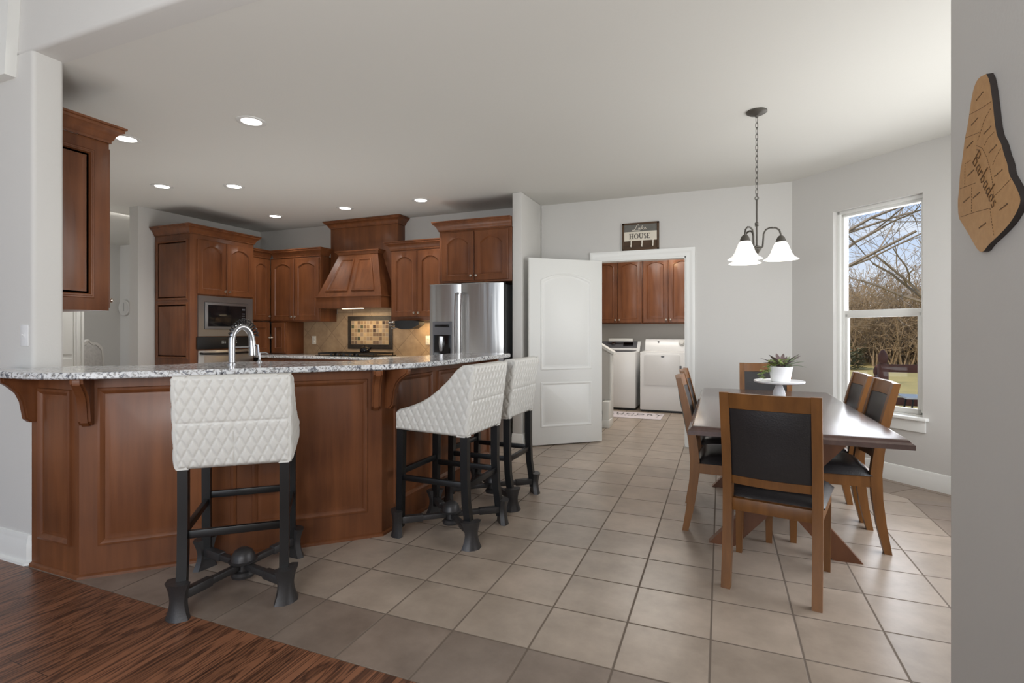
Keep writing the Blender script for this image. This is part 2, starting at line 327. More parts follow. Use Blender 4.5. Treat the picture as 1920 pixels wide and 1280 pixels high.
def tube(bm, pts, r, n=8, closed=False, mi=0, Mx=I4, caps=True):
    pts = [Vector(p) for p in pts]; N_ = len(pts)
    rs = r if isinstance(r, (list, tuple)) else [r]*N_
    loops = []; up = None
    for i, p in enumerate(pts):
        if closed: t = pts[(i+1) % N_]-pts[i-1]
        else: t = pts[min(i+1, N_-1)]-pts[max(i-1, 0)]
        t.normalize()
        if up is None:
            up = Vector((0, 0, 1)) if abs(t.z) < 0.9 else Vector((1, 0, 0))
        s = t.cross(up)
        if s.length < 1e-5: s = t.cross(Vector((0.3, 1, 0.2)))
        s.normalize(); up = s.cross(t).normalized()
        loops.append([p + (s*math.cos(2*math.pi*k/n)+up*math.sin(2*math.pi*k/n))*rs[i] for k in range(n)])
    if closed: loops.append(loops[0])
    loft(bm, loops, caps and not closed, caps and not closed, mi=mi, Mx=Mx)
def sweep(bm, prof, path, z=0, closed=False, Mx=I4, mi=0):
    """profile of (out, up) points swept along a floor-plan path; out is to the right of travel"""
    n = len(path); loops = []
    for i in range(n):
        p = Vector(path[i])
        d0 = (p-Vector(path[i-1])).normalized() if (i > 0 or closed) else None
        d1 = (Vector(path[(i+1) % n])-p).normalized() if (i < n-1 or closed) else None
        if d0 is None: d0 = d1
        if d1 is None: d1 = d0
        n0 = Vector((d0.y, -d0.x)); n1 = Vector((d1.y, -d1.x)); m_ = (n0+n1).normalized(); k = 1/max(0.3, m_.dot(n0))
        loops.append([(p.x+m_.x*k*o, p.y+m_.y*k*o, z+u) for o, u in prof])
    if closed: loops.append(loops[0])
    loft(bm, loops, not closed, not closed, mi=mi, Mx=Mx)
def rloop(w, h, d, rise, z, n=12):
    pts = [(d, d, z), (w-d, d, z)]
    for k in range(n+1):
        t = k/n
        pts.append(((w-d)-t*(w-2*d), h-d-rise*(2*t-1)**2, z))
    return pts
def raised(bm, w, h, Mx, s=0.055, t=0.02, rise=0.0, mi=0, bevel=0.04):
    """a framed door or panel with a raised field, arched where rise > 0"""
    lp = [rloop(w, h, 0, 0, 0), rloop(w, h, 0, 0, t-0.004), rloop(w, h, 0.004, 0, t), rloop(w, h, s, rise, t),
          rloop(w, h, s+0.004, rise, t+0.003), rloop(w, h, s+0.010, rise, t+0.003), rloop(w, h, s+0.018, rise, t-0.012), rloop(w, h, s+0.023, rise, t-0.012), rloop(w, h, s+0.023+bevel, rise, t-0.001)]
    loft(bm, lp, True, True, mi=mi, Mx=Mx)
def finish(name, bm, m, parent=None, smooth=35, loc=None):
    bmesh.ops.recalc_face_normals(bm, faces=bm.faces[:])
    me = bpy.data.meshes.new(name); bm.to_mesh(me); bm.free()
    for x in (m if isinstance(m, (list, tuple)) else [m]): me.materials.append(x)
    if smooth:
        me.shade_smooth(); me.set_sharp_from_angle(angle=R(smooth))
    o = bpy.data.objects.new(name, me); COL.objects.link(o)
    if parent: o.parent = parent
    if loc: o.location = loc
    return o
def B(): return bmesh.new()
def tag(o, label=None, cat=None, group=None, kind=None):
    if label: o['label'] = label
    if cat: o['category'] = cat
    if group: o['group'] = group
    if kind: o['kind'] = kind
    return o
def thing(name, label, cat, loc=(0, 0, 0), rz=0, group=None):
    o = bpy.data.objects.new(name, None); COL.objects.link(o); o.empty_display_size = 0.1
    o.location = loc; o.rotation_euler = (0, 0, R(rz))
    return tag(o, label, cat, group)
def struct(name, bm, m, smooth=35, parent=None):
    o = finish(name, bm, m, parent, smooth)
    if not parent: o['kind'] = 'structure'
    return o
KIDS = {}
def dup(root, loc, rz, label=None):
    r = root.copy(); COL.objects.link(r); r.location = loc; r.rotation_euler = (0, 0, R(rz))
    if label: r['label'] = label
    for ch in list(root.children):
        c = ch.copy(); COL.objects.link(c); c.parent = r
        for g in list(ch.children):
            d = g.copy(); COL.objects.link(d); d.parent = c
    return r
def pbox(name, parent, m, *a, **k):
    bm = B(); box(bm, *a, **k); return finish(name, bm, m, parent)

# ---------------------------------------------------------------- setting
CZ = 2.74
def plane(bm, pts, z, mi=0, flip=False):
    v = [bm.verts.new((x, y, z)) for x, y in pts]
    f = bm.faces.new(v if not flip else v[::-1]); f.material_index = mi
# floor: field tile, border tile, diagonal border along the bay
bm = B()
bx = TX+6*TS; by = TY; wy = TY-TS
k1 = 5.94
prism(bm, [(-10.2, by), (bx, by), (bx, k1-bx), (k1-5.86, 5.86), (-0.2, 5.86), (-0.2, 9.1), (-2.6, 9.1), (-2.6, 5.86), (-10.2, 5.86)], -0.05, 0, mi=0)
prism(bm, [(-10.2, wy), (2.1, wy), (2.1, k1-bx-0.0), (bx, k1-bx), (bx, by), (-10.2, by)], -0.05, 0, mi=1)
prism(bm, [(bx, k1-bx), (2.1, k1-bx), (2.1, 5.86), (k1-5.86, 5.86)], -0.05, 0, mi=2)
struct('floor', bm, [M['tile'], M['tileb'], M['tiled']], 0)
bm = B(); box(bm, -7, -4.6, -0.05, 2.1, wy, 0.0); struct('floor_hardwood', bm, M['planks'], 0)

bm = B(); prism(bm, [(-10.2, 1.72), (2.05, 1.72), (2.05, 5.95), (0.7, 5.95), (0.2, 9.1), (-10.2, 9.1)], CZ, CZ+0.1)
struct('ceiling', bm, M['ceil'], 0)
bm = B(); box(bm, -7, -4.6, 4.4, 2.1, 1.6, 4.5); struct('ceiling_living', bm, M['ceil'], 0)
# living room wall with the wide opening: left of it, header above, rounded corners
JX = -3.405
def rounded_rect(x0, y0, x1, y1, r, corners):
    pts = []
    for (cx, cy, a0, key) in ((x0, y0, 180, 'sw'), (x1, y0, 270, 'se'), (x1, y1, 0, 'ne'), (x0, y1, 90, 'nw')):
        if key in corners:
            ox = cx+r if 'w' in key else cx-r; oy = cy+r if 's' in key else cy-r
            for k in range(7): pts.append((ox+r*math.cos(R(a0+15*k)), oy+r*math.sin(R(a0+15*k))))
        else: pts.append((cx, cy))
    return pts
bm = B(); prism(bm, rounded_rect(-7, 1.6, JX, 1.745, 0.022, ('se', 'ne')), 0, CZ); struct('wall_living_left', bm, M['wall'], 50)
bm = B()
prof = [(1.6, 4.4)] + [(1.6+0.022*(1-math.cos(R(15*k))), CZ-0.001+0.022*(1-math.sin(R(15*k)))) for k in range(7)] + [(1.745, CZ-0.001), (1.745, 4.4)]
loft(bm, [[(x, y, z) for y, z in prof] for x in (-7, 2.1)]); struct('wall_living_header', bm, M['wall'], 50)
# wall on the right, end rounded, and the partition behind it
bm = B(); prism(bm, rounded_rect(0.52, -4.6, 0.66, 1.59, 0.022, ('ne', 'nw')), 0, 4.4); struct('wall_right', bm, M['wall'], 50)
bm = B(); box(bm, 0.66, 1.45, 0, 2.05, 1.59, CZ); struct('wall_nook_front', bm, M['wall'])
bm = B(); box(bm, -7.1, -4.6, 0, -7, 1.6, 4.4); struct('wall_living_side', bm, M['wall'])
# back walls
bm = B(); box(bm, -10.2, 5.83, 0, -1.985, 5.98, CZ); struct('wall_kitchen_back', bm, M['wall'])
DX0, DX1 = -1.305, -0.345
bm = B(); box(bm, -1.985, 5.86, 0, DX0, 5.98, CZ); box(bm, DX1, 5.86, 0, 0.66, 5.98, CZ); box(bm, DX0, 5.86, 2.05, DX1, 5.98, CZ)
struct('wall_back', bm, M['wall'])
bm = B(); box(bm, -2.095, 5.19, 0, -1.985, 5.86, CZ, 0.012); struct('wall_pantry', bm, M['wall'])
bm = B(); box(bm, -6.62, 4.06, 0, -6.46, 5.83, CZ); struct('wall_kitchen_left', bm, M['wall'])
# bay wall with the window
S2 = math.sqrt(0.5)
BO = Vector((0.66, 5.86))
BAYM = Matrix.Translation((0.66, 5.86, 0)) @ Matrix.Rotation(R(-45), 4, 'Z')   # local x along wall, local y outwards
WX0, WX1, WZ0, WZ1 = 0.428, 1.168, 0.55, 2.345
bm = B(); WL = 1.76
for a in ((0, 0, 0, WX0, 0.16, CZ), (WX1, 0, 0, WL, 0.16, CZ), (WX0, 0, 0, WX1, 0.16, WZ0), (WX0, 0, WZ1, WX1, 0.16, CZ)):
    box(bm, *a, Mx=BAYM)
struct('wall_bay', bm, M['wall'])
bm = B()
for a in ((1.9, 1.59, 0, 2.05, 2.4, CZ), (1.9, 4.4, 0, 2.05, 4.62, CZ), (1.9, 2.4, 0, 2.05, 4.4, 0.5), (1.9, 2.4, 2.4, 2.05, 4.4, CZ)): box(bm, *a)
struct('wall_nook_side', bm, M['wall'])
# laundry room
bm = B(); box(bm, -2.6, 8.95, 0, 0.2, 9.1, CZ); struct('wall_laundry_back', bm, M['wall'])
bm = B(); box(bm, -0.05, 5.98, 0, 0.1, 8.95, CZ); struct('wall_laundry_right', bm, M['wall'])
bm = B(); box(bm, -2.75, 5.98, 0, -2.6, 9.1, CZ); struct('wall_laundry_left', bm, M['wall'])
# dining room beyond the kitchen
bm = B(); box(bm, -10.2, 1.6, 0, -9.76, 5.83, CZ); struct('wall_dining_left', bm, M['wall'])
bm = B(); box(bm, -7.72, 1.745, 0, -7.6, 4.10, CZ); struct('wall_dining_front', bm, M['wall'])
bm = B()
box(bm, -7.60, 3.985, 0, -7.575, 4.10, 2.2, 0.006); box(bm, -7.575, 4.005, 0, -7.563, 4.035, 2.2, 0.004); box(bm, -7.575, 4.06, 0, -7.563, 4.09, 2.2, 0.004)
box(bm, -7.60, 3.10, 0, -7.575, 3.22, 2.2, 0.006); box(bm, -7.60, 3.10, 2.1, -7.575, 4.10, 2.2, 0.006)
struct('trim_1', bm, M['trim'])
bm = B(); box(bm, -7.60, 3.22, 0.01, -7.59, 3.985, 2.1); raised(bm, 0.74, 1.1, FR((-7.59, 3.23, 0.95), 90), 0.10, 0.012); raised(bm, 0.74, 0.85, FR((-7.59, 3.23, 0.05), 90), 0.10, 0.012)
struct('door_2', bm, M['door'])

# baseboards
BBP = [(0, 0), (0.016, 0), (0.016, 0.098), (0.012, 0.108), (0.012, 0.118), (0.006, 0.135), (0, 0.138)]
BBT = [(0, 0), (0.018, 0), (0.018, 0.11), (0.013, 0.12), (0.013, 0.132), (0.008, 0.152), (0, 0.155)]
bm = B(); sweep(bm, BBT, [(-7, 1.6), (-3.43, 1.6), (-3.40, 1.632)]); sweep(bm, [(0.018, 0), (0.034, 0), (0.032, 0.012), (0.018, 0.02)], [(-7, 1.6), (-3.43, 1.6), (-3.40, 1.632)])
struct('baseboard_left', bm, M['trim'])
bm = B(); e0 = BAYM @ Vector((0, 0, 0)); e1 = BAYM @ Vector((WL, 0, 0))
sweep(bm, BBP, [(-0.2, 5.86), (0.66, 5.86), (e1.x, e1.y), (1.9, 4.4), (1.9, 1.6)]); struct('baseboard_bay', bm, M['trim'])
bm = B(); sweep(bm, BBP, [(-2.095, 5.19), (-1.985, 5.19), (-1.985, 5.86), (-1.4, 5.86)]); struct('baseboard_pantry', bm, M['trim'])
bm = B(); sweep(bm, BBP, [(-2.6, 8.95), (-0.05, 8.95), (-0.05, 6.0)]); struct('baseboard_laundry', bm, M['trim'])

# casing of the laundry doorway: profile in (out from opening, towards room)
bm = B()
CP = [(0, 0), (0, 0.012), (0.010, 0.016), (0.03, 0.017), (0.05, 0.019), (0.062, 0.024), (0.078, 0.026), (0.092, 0.026), (0.092, 0)]
def casing(bm, x0, x1, zt, y, ysign=-1):
    loops = []
    for (x, z, sx, sz) in ((x0, 0, -1, 0), (x0, zt, -1, 1), (x1, zt, 1, 1), (x1, 0, 1, 0)):
        loops.append([(x+sx*o, y+ysign*t, z+sz*o) for o, t in CP])
    loft(bm, loops)
casing(bm, DX0+0.005, DX1-0.005, 2.047, 5.86)
box(bm, DX0, 5.855, 0, DX0+0.018, 5.985, 2.05); box(bm, DX1-0.018, 5.855, 0, DX1, 5.985, 2.05); box(bm, DX0, 5.855, 2.032, DX1, 5.985, 2.05)
struct('trim_2', bm, M['trim'])

# open white door
DO = (-1.905, 5.205); DA = math.degrees(math.atan2(5.765-5.205, -1.235+1.905)); DW = 0.87
bm = B(); DM = FR((DO[0], DO[1], 0), DA)
def pslab(bm, w, h, t, Mx, pans):
    """door slab with recessed moulded panels on its front face"""
    box(bm, 0, 0.012, -t, w, h, 0, 0.002, Mx)
    for (x, y, pw, ph, rise) in pans:
        P = Mx @ Matrix.Translation((x, y, 0.0))
        loft(bm, [rloop(pw, ph, 0, rise, -0.002), rloop(pw, ph, 0.005, rise, 0.007), rloop(pw, ph, 0.014, rise, 0.010), rloop(pw, ph, 0.022, rise, 0.007), rloop(pw, ph, 0.030, rise, 0.0008),
                  rloop(pw, ph, 0.042, rise, 0.0008), rloop(pw, ph, 0.062, rise, 0.009)], True, True, Mx=P)
pslab(bm, DW, 2.03, 0.038, DM, ((0.13, 0.82, DW-0.26, 1.055, 0.075), (0.13, 0.20, DW-0.26, 0.49, 0.0)))
door = struct('door_1', bm, M['door'])
bm = B(); KM = DM @ Matrix.Translation((0.06, 0.915, 0))
lathe(bm, [(0.026, 0), (0.026, 0.006), (0.010, 0.012), (0.010, 0.03), (0.024, 0.04), (0.028, 0.055), (0.018, 0.068), (0.002, 0.07)], 16, KM)
struct('door_knob', bm, M['knob'], parent=door)

# ---------------------------------------------------------------- bay window
bm = B(); F0 = 0.085
for (d, w_, y0, y1) in ((0.0, 0.03, 0.05, 0.16), (0.03, 0.022, 0.075, 0.14)):
    a0, a1, b0, b1 = WX0+d, WX1-d, WZ0+d, WZ1-d
    box(bm, a0, y0, b0, a0+w_, y1, b1, 0.003, BAYM); box(bm, a1-w_, y0, b0, a1, y1, b1, 0.003, BAYM)
    box(bm, a0, y0, b1-w_, a1, y1, b1, 0.003, BAYM); box(bm, a0, y0, WZ0+0.004, a1, y1, WZ0+0.012, 0.002, BAYM)
win = struct('window_1', bm, M['trim'])
ZR = 1.40
bm = B(); s0, s1 = WX0+0.05, WX1-0.05
box(bm, s0, 0.08, ZR-0.035, s1, 0.115, ZR+0.03, 0.004, BAYM)
for a in ((s0, 0.08, WZ0+0.008, s0+0.032, 0.115, ZR), (s1-0.032, 0.08, WZ0+0.008, s1, 0.115, ZR), (s0, 0.08, WZ0+0.008, s1, 0.115, WZ0+0.055)): box(bm, *a, bev=0.003, Mx=BAYM)
struct('window_sash', bm, M['trim'], parent=win)
bm = B(); box(bm, s0-0.01, 0.096, WZ0+0.05, s1+0.01, 0.100, ZR, 0, BAYM); box(bm, s0-0.01, 0.118, ZR, s1+0.01, 0.122, WZ1-0.03, 0, BAYM)
struct('window_pane', bm, M['glass'], 0, parent=win)
bm = B(); box(bm, WX0-0.045, -0.045, WZ0-0.022, WX1+0.045, 0.09, WZ0+0.004, 0.006, BAYM)
box(bm, WX0-0.025, -0.016, WZ0-0.115, WX1+0.025, 0, WZ0-0.022, 0.004, BAYM)
struct('window_sill', bm, M['trim'], parent=win)
# side window of the nook, out of frame, lets the daylight in
bm = B()
for y in (2.4, 3.38, 4.36): box(bm, 1.93, y, 0.5, 1.99, y+0.04, 2.4, 0.003)
for z in (0.5, 1.43, 2.36): box(bm, 1.93, 2.4, z, 1.99, 4.4, z+0.04, 0.003)
struct('window_2', bm, M['trim'])
# high white casing at the living room's left edge
bm = B(); loft(bm, [[(-4.25, y, 2.62), (-3.558, y, 2.62), (-3.376, y, 4.4), (-4.25, y, 4.4)] for y in (1.55, 1.6)]); struct('trim_3', bm, M['trim'])

# ---------------------------------------------------------------- cabinets
CROWN = [(0, 0), (0.010, 0), (0.010, 0.014), (0.018, 0.022), (0.024, 0.04), (0.044, 0.066), (0.060, 0.074), (0.060, 0.090), (0.070, 0.094), (0.070, 0.106), (0, 0.106)]
def knob_bm(bm, Mx):
    lathe(bm, [(0.008, 0), (0.006, 0.010), (0.013, 0.016), (0.016, 0.022), (0.013, 0.028), (0.002, 0.030)], 12, Mx)
def cabinet(name, label, cat, origin, rz, w, depth, z0, z1, doors=(), crown=None, sides=(), group=None, m=None):
    """upright cabinet: local x along its front, y into its depth; doors = (x0, x1, z0, z1, rise, knob side)"""
    m = m or M['cherry']
    t = thing(name, label, cat, (origin[0], origin[1], 0), rz, group)
    bm = B(); box(bm, 0, 0, z0, w, depth, z1, 0.002)
    finish('body', bm, m, t)
    for (sd, q0, q1, za, zb) in sides:
        bm = B()
        if sd == 'L': Mx = FR((0, q1, za), -90)
        else: Mx = FR((w, q0, za), 90)
        raised(bm, q1-q0, zb-za, Mx, 0.012, 0.010, 0, bevel=0.03); finish('side_panel', bm, m, t)
    for (x0, x1, za, zb, rise, ks) in doors:
        bm = B(); raised(bm, x1-x0, zb-za, FR((x0, 0, za), 0), 0.058, 0.02, rise)
        d = finish('door', bm, m, t)
        if ks:
            kx = x0+0.028 if ks[0] == 'l' else x1-0.028
            kz = za+0.05 if ks[1] == 'b' else (zb-0.05 if ks[1] == 't' else (za+zb)/2)
            bm = B(); knob_bm(bm, FR((kx, -0.02, kz), 0)); finish('knob', bm, M['knob'], d)
    if crown:
        bm = B()
        dp = lambda q: depth if q == 1 else q
        x0 = crown[2] if len(crown) > 2 else 0
        path = ([(0, dp(crown[0]))] if crown[0] else []) + [(x0, 0), (w, 0)] + ([(w, dp(crown[1]))] if crown[1] else [])
        sweep(bm, CROWN, path, z1); finish('crown_moulding', bm, m, t)
    return t
cabinet('wall_cabinet', 'red-brown wall cabinet behind the white wall end at far left, its tall side panel showing', 'cabinet', (-3.6, 2.085), 180, 1.35, 0.335, 1.37, 2.43,
        ((0.02, 0.46, 1.39, 2.40, 0.05, 'lb'), (0.47, 0.90, 1.39, 2.40, 0.05, 'rb'), (0.91, 1.33, 1.39, 2.40, 0.05, 'lb')), (1, 1), (('L', 0.085, 0.295, 1.445, 2.36),))
tower = cabinet('oven_cabinet', 'tall cherry cabinet that houses the built-in microwave and oven', 'cabinet', (-5.83, 4.25), 90, 0.90, 0.62, 0, 2.405,
        ((0.085, 0.475, 1.69, 2.35, 0.06, 'rb'), (0.482, 0.875, 1.69, 2.35, 0.06, 'lb')), (1, 1), (('L', 0.03, 0.59, 1.615, 2.34), ('L', 0.03, 0.59, 0.91, 1.585)))
cabinet('corner_wall_cabinet', 'narrow single-door wall cabinet between the oven tower and the room corner', 'cabinet', (-5.90, 5.155), 90, 0.335, 0.55, 1.385, 2.26,
        ((0.01, 0.325, 1.40, 2.24, 0.05, 'rb'),), (0, 0))
cabinet('wall_cabinet', 'double-door wall cabinet immediately left of the range hood', 'cabinet', (-5.895, 5.495), 0, 0.89, 0.325, 1.375, 2.26,
        ((0.03, 0.44, 1.39, 2.24, 0.055, 'rb'), (0.447, 0.875, 1.39, 2.24, 0.055, 'lb')), (0, 0.1645, 0.058))
cabinet('counter_cabinet', 'small counter-standing cabinet with one door facing right, beside the built-in oven', 'cabinet', (-5.90, 5.155), 90, 0.325, 0.55, 0.922, 1.375,
        ((0.01, 0.315, 0.94, 1.36, 0, 'rm'),), None)
cabinet('counter_cabinet', 'small counter-standing cabinet in the corner left of the tiled backsplash', 'cabinet', (-5.872, 5.495), 0, 0.27, 0.325, 0.922, 1.372,
        ((0.01, 0.26, 0.94, 1.36, 0, 'lm'),), None)
cabinet('wall_cabinet', 'double-door wall cabinet between the range hood and the refrigerator', 'cabinet', (-3.865, 5.49), 0, 0.775, 0.33, 1.375, 2.255,
        ((0.02, 0.388, 1.42, 2.235, 0.06, 'rb'), (0.394, 0.762, 1.42, 2.235, 0.06, 'lb')), (0.168, 0))
cabinet('wall_cabinet', 'deep double-door cabinet mounted above the refrigerator', 'cabinet', (-3.0, 5.2), 0, 0.90, 0.62, 1.79, 2.38,
        ((0.04, 0.445, 1.81, 2.36, 0.07, 'rb'), (0.455, 0.86, 1.81, 2.36, 0.07, 'lb')), (1, 0))
base = cabinet('base_cabinet', 'run of cherry base cabinets below the cooktop counter, mostly hidden by the bar', 'cabinet', (-5.82, 5.22), 0, 2.70, 0.60, 0, 0.885,
        tuple((0.05+k*0.44, 0.47+k*0.44, 0.12, 0.66, 0, 'rt') for k in range(6)), None)
for k in range(6):
    bm = B(); raised(bm, 0.42, 0.17, FR((0.05+k*0.44, 0, 0.69), 0), 0.03, 0.02, 0, bevel=0.02); d = finish('drawer', bm, M['cherry'], base)
    bm = B(); knob_bm(bm, FR((0.26+k*0.44, -0.02, 0.775), 0)); finish('knob', bm, M['knob'], d)
cabinet('laundry_cabinet', 'cherry wall cabinet above the top-loading washer, two arched doors', 'cabinet', (-1.99, 8.62), 0, 0.80, 0.32, 1.365, 2.44,
        ((0.01, 0.395, 1.38, 2.42, 0.045, 'rb'), (0.405, 0.79, 1.38, 2.42, 0.045, 'lb')), None)
cabinet('laundry_cabinet', 'cherry wall cabinet above the white dryer, two arched doors', 'cabinet', (-1.185, 8.62), 0, 0.81, 0.32, 1.365, 2.44,
        ((0.01, 0.40, 1.38, 2.42, 0.045, 'rb'), (0.41, 0.80, 1.38, 2.42, 0.045, 'lb')), None)

# perimeter counter, backsplash
bm = B(); box(bm, -6.45, 5.185, 0.887, -3.09, 5.825, 0.92, 0.008); tag(finish('countertop', bm, M['granite']), 'granite countertop along the back wall holding the cooktop', 'countertop')
bm = B()
box(bm, -5.6, 5.812, 0.92, -3.05, 5.83, 1.48, mi=0); box(bm, -4.99, 5.811, 1.46, -3.87, 5.83, 1.56, mi=1)
sp_ = struct('backsplash', bm, [M['splash'], M['splashb']], 0)
bm = B(); box(bm, -4.80, 5.800, 1.0, -4.065, 5.813, 1.448, 0.003); struct('mosaic_border', bm, M['slate'], parent=sp_)
bm = B(); box(bm, -4.737, 5.796, 1.063, -4.123, 5.806, 1.384); struct('mosaic_tiles', bm, M['mosaic'], 0, parent=sp_)

def plate(name, label, Mx, m, kind):
    t = thing(name, label, kind, Mx.translation)
    L_ = Mx.copy(); L_.translation = (0, 0, 0)
    bm = B(); box(bm, -0.036, -0.058, 0, 0.036, 0.058, 0.006, 0.003, L_); finish('cover_plate', bm, m, t)
    bm = B()
    if kind == 'switch':
        box(bm, -0.006, -0.012, 0.005, 0.006, 0.012, 0.008, 0, L_); loft(bm, [[(-0.005, -0.006, 0.006), (0.005, -0.006, 0.006), (0.005, 0.004, 0.006), (-0.005, 0.004, 0.006)], [(-0.004, 0.004, 0.018), (0.004, 0.004, 0.018), (0.004, 0.009, 0.016), (-0.004, 0.009, 0.016)]], Mx=L_)
        finish('toggle', bm, m, t)
    else:
        for y in (-0.022, 0.022): box(bm, -0.015, y-0.014, 0.005, 0.015, y+0.014, 0.009, 0.002, L_)
        finish('socket', bm, m, t)
plate('light_switch', 'white toggle light switch on the living room wall at far left', FR((-3.47, 1.6, 1.218), 0), M['white'], 'switch')
plate('wall_outlet', 'ivory outlet in the backsplash left of the mosaic panel', FR((-5.405, 5.812, 1.115), 0), M['ivory'], 'outlet')
plate('wall_outlet', 'ivory outlet in the backsplash beside the refrigerator', FR((-3.52, 5.812, 1.125), 0), M['ivory'], 'outlet')

# range hood
t = thing('range_hood', 'large tapered cherry range hood with two inset panels and tall chimney', 'range hood', (-4.43, 5.83, 0))
bm = B(); box(bm, -0.545, -0.17, 1.56, 0.545, 0, 2.64, 0.003); finish('chimney', bm, M['cherry'], t)
bm = B(); sweep(bm, [(o*1.1, u*0.9) for o, u in CROWN], [(-0.545, 0), (-0.545, -0.17), (0.545, -0.17), (0.545, 0)], 2.64); finish('crown_moulding', bm, M['cherry'], t)
bm = B()
loft(bm, [[(-0.51, -0.165, 1.69), (-0.51, -0.47, 1.69), (0.51, -0.47, 1.69), (0.51, -0.165, 1.69)], [(-0.31, -0.165, 2.26), (-0.31, -0.27, 2.26), (0.31, -0.27, 2.26), (0.31, -0.165, 2.26)]])
finish('hood_body', bm, M['cherry'], t)
bm = B(); sweep(bm, [(0, 0), (0.012, 0), (0.03, 0.03), (0.045, 0.035), (0.045, 0.05), (0, 0.05)], [(-0.31, -0.165), (-0.31, -0.27), (0.31, -0.27), (0.31, -0.165)], 2.255); finish('hood_cap', bm, M['cherry'], t)
bm = B(); box(bm, -0.515, -0.478, 1.54, 0.515, -0.165, 1.685, 0.003); box(bm, -0.53, -0.493, 1.682, 0.53, -0.165, 1.696, 0.004); finish('hood_apron', bm, M['cherry'], t)
# two tapered raised mouldings on the sloped front
for sx in (-1, 1):
    bm = B(); A, C_ = Vector((0, -0.47, 1.69)), Vector((0, -0.27, 2.26)); U = (C_-A); L_ = U.length; U.normalize(); Nn = Vector((0, -U.z, U.y))
    def hp(x, v, o): p = A+U*v+Nn*o; return (x, p.y, p.z)
    def trap(d, o):
        v0, v1 = 0.07+d, L_-0.07-d
        xo0 = 0.415-d-(0.20)*(v0/L_); xo1 = 0.415-d-(0.20)*(v1/L_); xi = 0.03+d
        return [hp(sx*xi, v0, o), hp(sx*xo0, v0, o), hp(sx*xo1, v1, o), hp(sx*xi, v1, o)]
    loft(bm, [trap(0, -0.002), trap(0.004, 0.016), trap(0.020, 0.018), trap(0.030, 0.002)], True, True); finish('hood_panel', bm, M['cherry'], t)
bm = B(); box(bm, -0.16, -0.40, 1.532, 0.16, -0.36, 1.541); finish('hood_lamp', bm, M['warm'], t)
lamp('hood_light', 'AREA', (-4.43, 5.55, 1.52), 3.0, (1, 0.78, 0.5), (0, 0, 0), 0.5, 0.1)
lamp('undercabinet_light', 'AREA', (-3.36, 5.66, 1.36), 3.2, (1, 0.72, 0.38), (0, 0, 0), 0.5, 0.1)

# microwave and oven in the tower
t = thing('microwave', 'built-in microwave with grey steel trim in the tall cabinet', 'microwave', (-5.83, 4.25, 0), 90)
bm = B(); W0, W1 = 0.09, 0.865
lo = [(W0, 1.18), (W1, 1.18), (W1, 1.672), (W0, 1.672)]
li = [(W0+0.075, 1.262), (W1-0.075, 1.262), (W1-0.075, 1.60), (W0+0.075, 1.60)]
loft(bm, [[(x, -0.002, z) for x, z in lo], [(x, -0.022, z) for x, z in lo], [(x, -0.022, z) for x, z in li], [(x, -0.004, z) for x, z in li]], True, True); finish('trim_frame', bm, M['steel2'], t)
bm = B(); box(bm, W0+0.082, -0.034, 1.268, W1-0.082, -0.004, 1.594, 0.004); finish('door', bm, M['steel2'], t)
bm = B(); box(bm, W0+0.118, -0.036, 1.30, W1-0.118, -0.03, 1.565, 0.002); finish('window', bm, M['glassblk'], t)
bm = B()
for r_ in range(6):
    for c_ in range(3): box(bm, W1-0.178+c_*0.016, -0.0375, 1.32+r_*0.028, W1-0.168+c_*0.016, -0.0355, 1.332+r_*0.028)
box(bm, W1-0.176, -0.0375, 1.51, W1-0.132, -0.0355, 1.53); finish('keypad', bm, M['grey'], t)
t = thing('wall_oven', 'black and steel wall oven beneath the built-in microwave', 'oven', (-5.83, 4.25, 0), 90)
bm = B(); box(bm, 0.075, -0.028, 1.022, 0.872, -0.002, 1.172, 0.004); finish('control_panel', bm, M['blackpl'], t)
bm = B()
for r_ in range(2):
    for c_ in range(3):
        for o_ in (0.40, 0.56): box(bm, o_+c_*0.022, -0.0295, 1.09+r_*0.025, o_+0.01+c_*0.022, -0.0275, 1.097+r_*0.025)
box(bm, 0.495, -0.0295, 1.05, 0.535, -0.0275, 1.056); finish('keypad', bm, M['paper'], t)
bm = B(); box(bm, 0.085, -0.03, 0.45, 0.865, -0.002, 1.008, 0.004); finish('door', bm, M['steel'], t)
bm = B(); tube(bm, [(0.11, -0.03, 0.975), (0.12, -0.065, 0.972), (0.3, -0.078, 0.968), (0.475, -0.082, 0.966), (0.65, -0.078, 0.968), (0.83, -0.065, 0.972), (0.84, -0.03, 0.975)], 0.012, 10); finish('handle', bm, M['blackpl'], t)

# cooktop with a lidded pan
t = thing('cooktop', 'black gas cooktop with grates set into the back counter', 'cooktop', (-4.42, 5.5, 0.92))
bm = B(); box(bm, -0.45, -0.25, 0.0005, 0.45, 0.25, 0.012, 0.004); finish('plate', bm, M['glassblk'], t)
for gx in (-0.3, 0, 0.3):
    bm = B()
    for q in (-0.13, -0.065, 0, 0.065, 0.13): box(bm, gx+q-0.006, -0.21, 0.03, gx+q+0.006, 0.21, 0.045)
    for q in (-0.205, 0, 0.2): box(bm, gx-0.136, q-0.006, 0.03, gx+0.136, q+0.006, 0.045)
    for q in (-0.13, 0.13):
        for v in (-0.2, 0.2): box(bm, gx+q-0.006, v-0.006, 0.012, gx+q+0.006, v+0.006, 0.03)
    finish('grate', bm, M['blackpl'], t)
for k in range(5):
    bm = B(); lathe(bm, [(0.016, 0.012), (0.016, 0.03), (0.012, 0.034)], 12, Matrix.Translation((-0.2+k*0.1, -0.235, 0))); finish('control_knob', bm, M['blackpl'], t)
t = thing('kettle', 'small glossy black kettle standing on the cooktop', 'kettle', (-4.34, 5.58, 0.966))
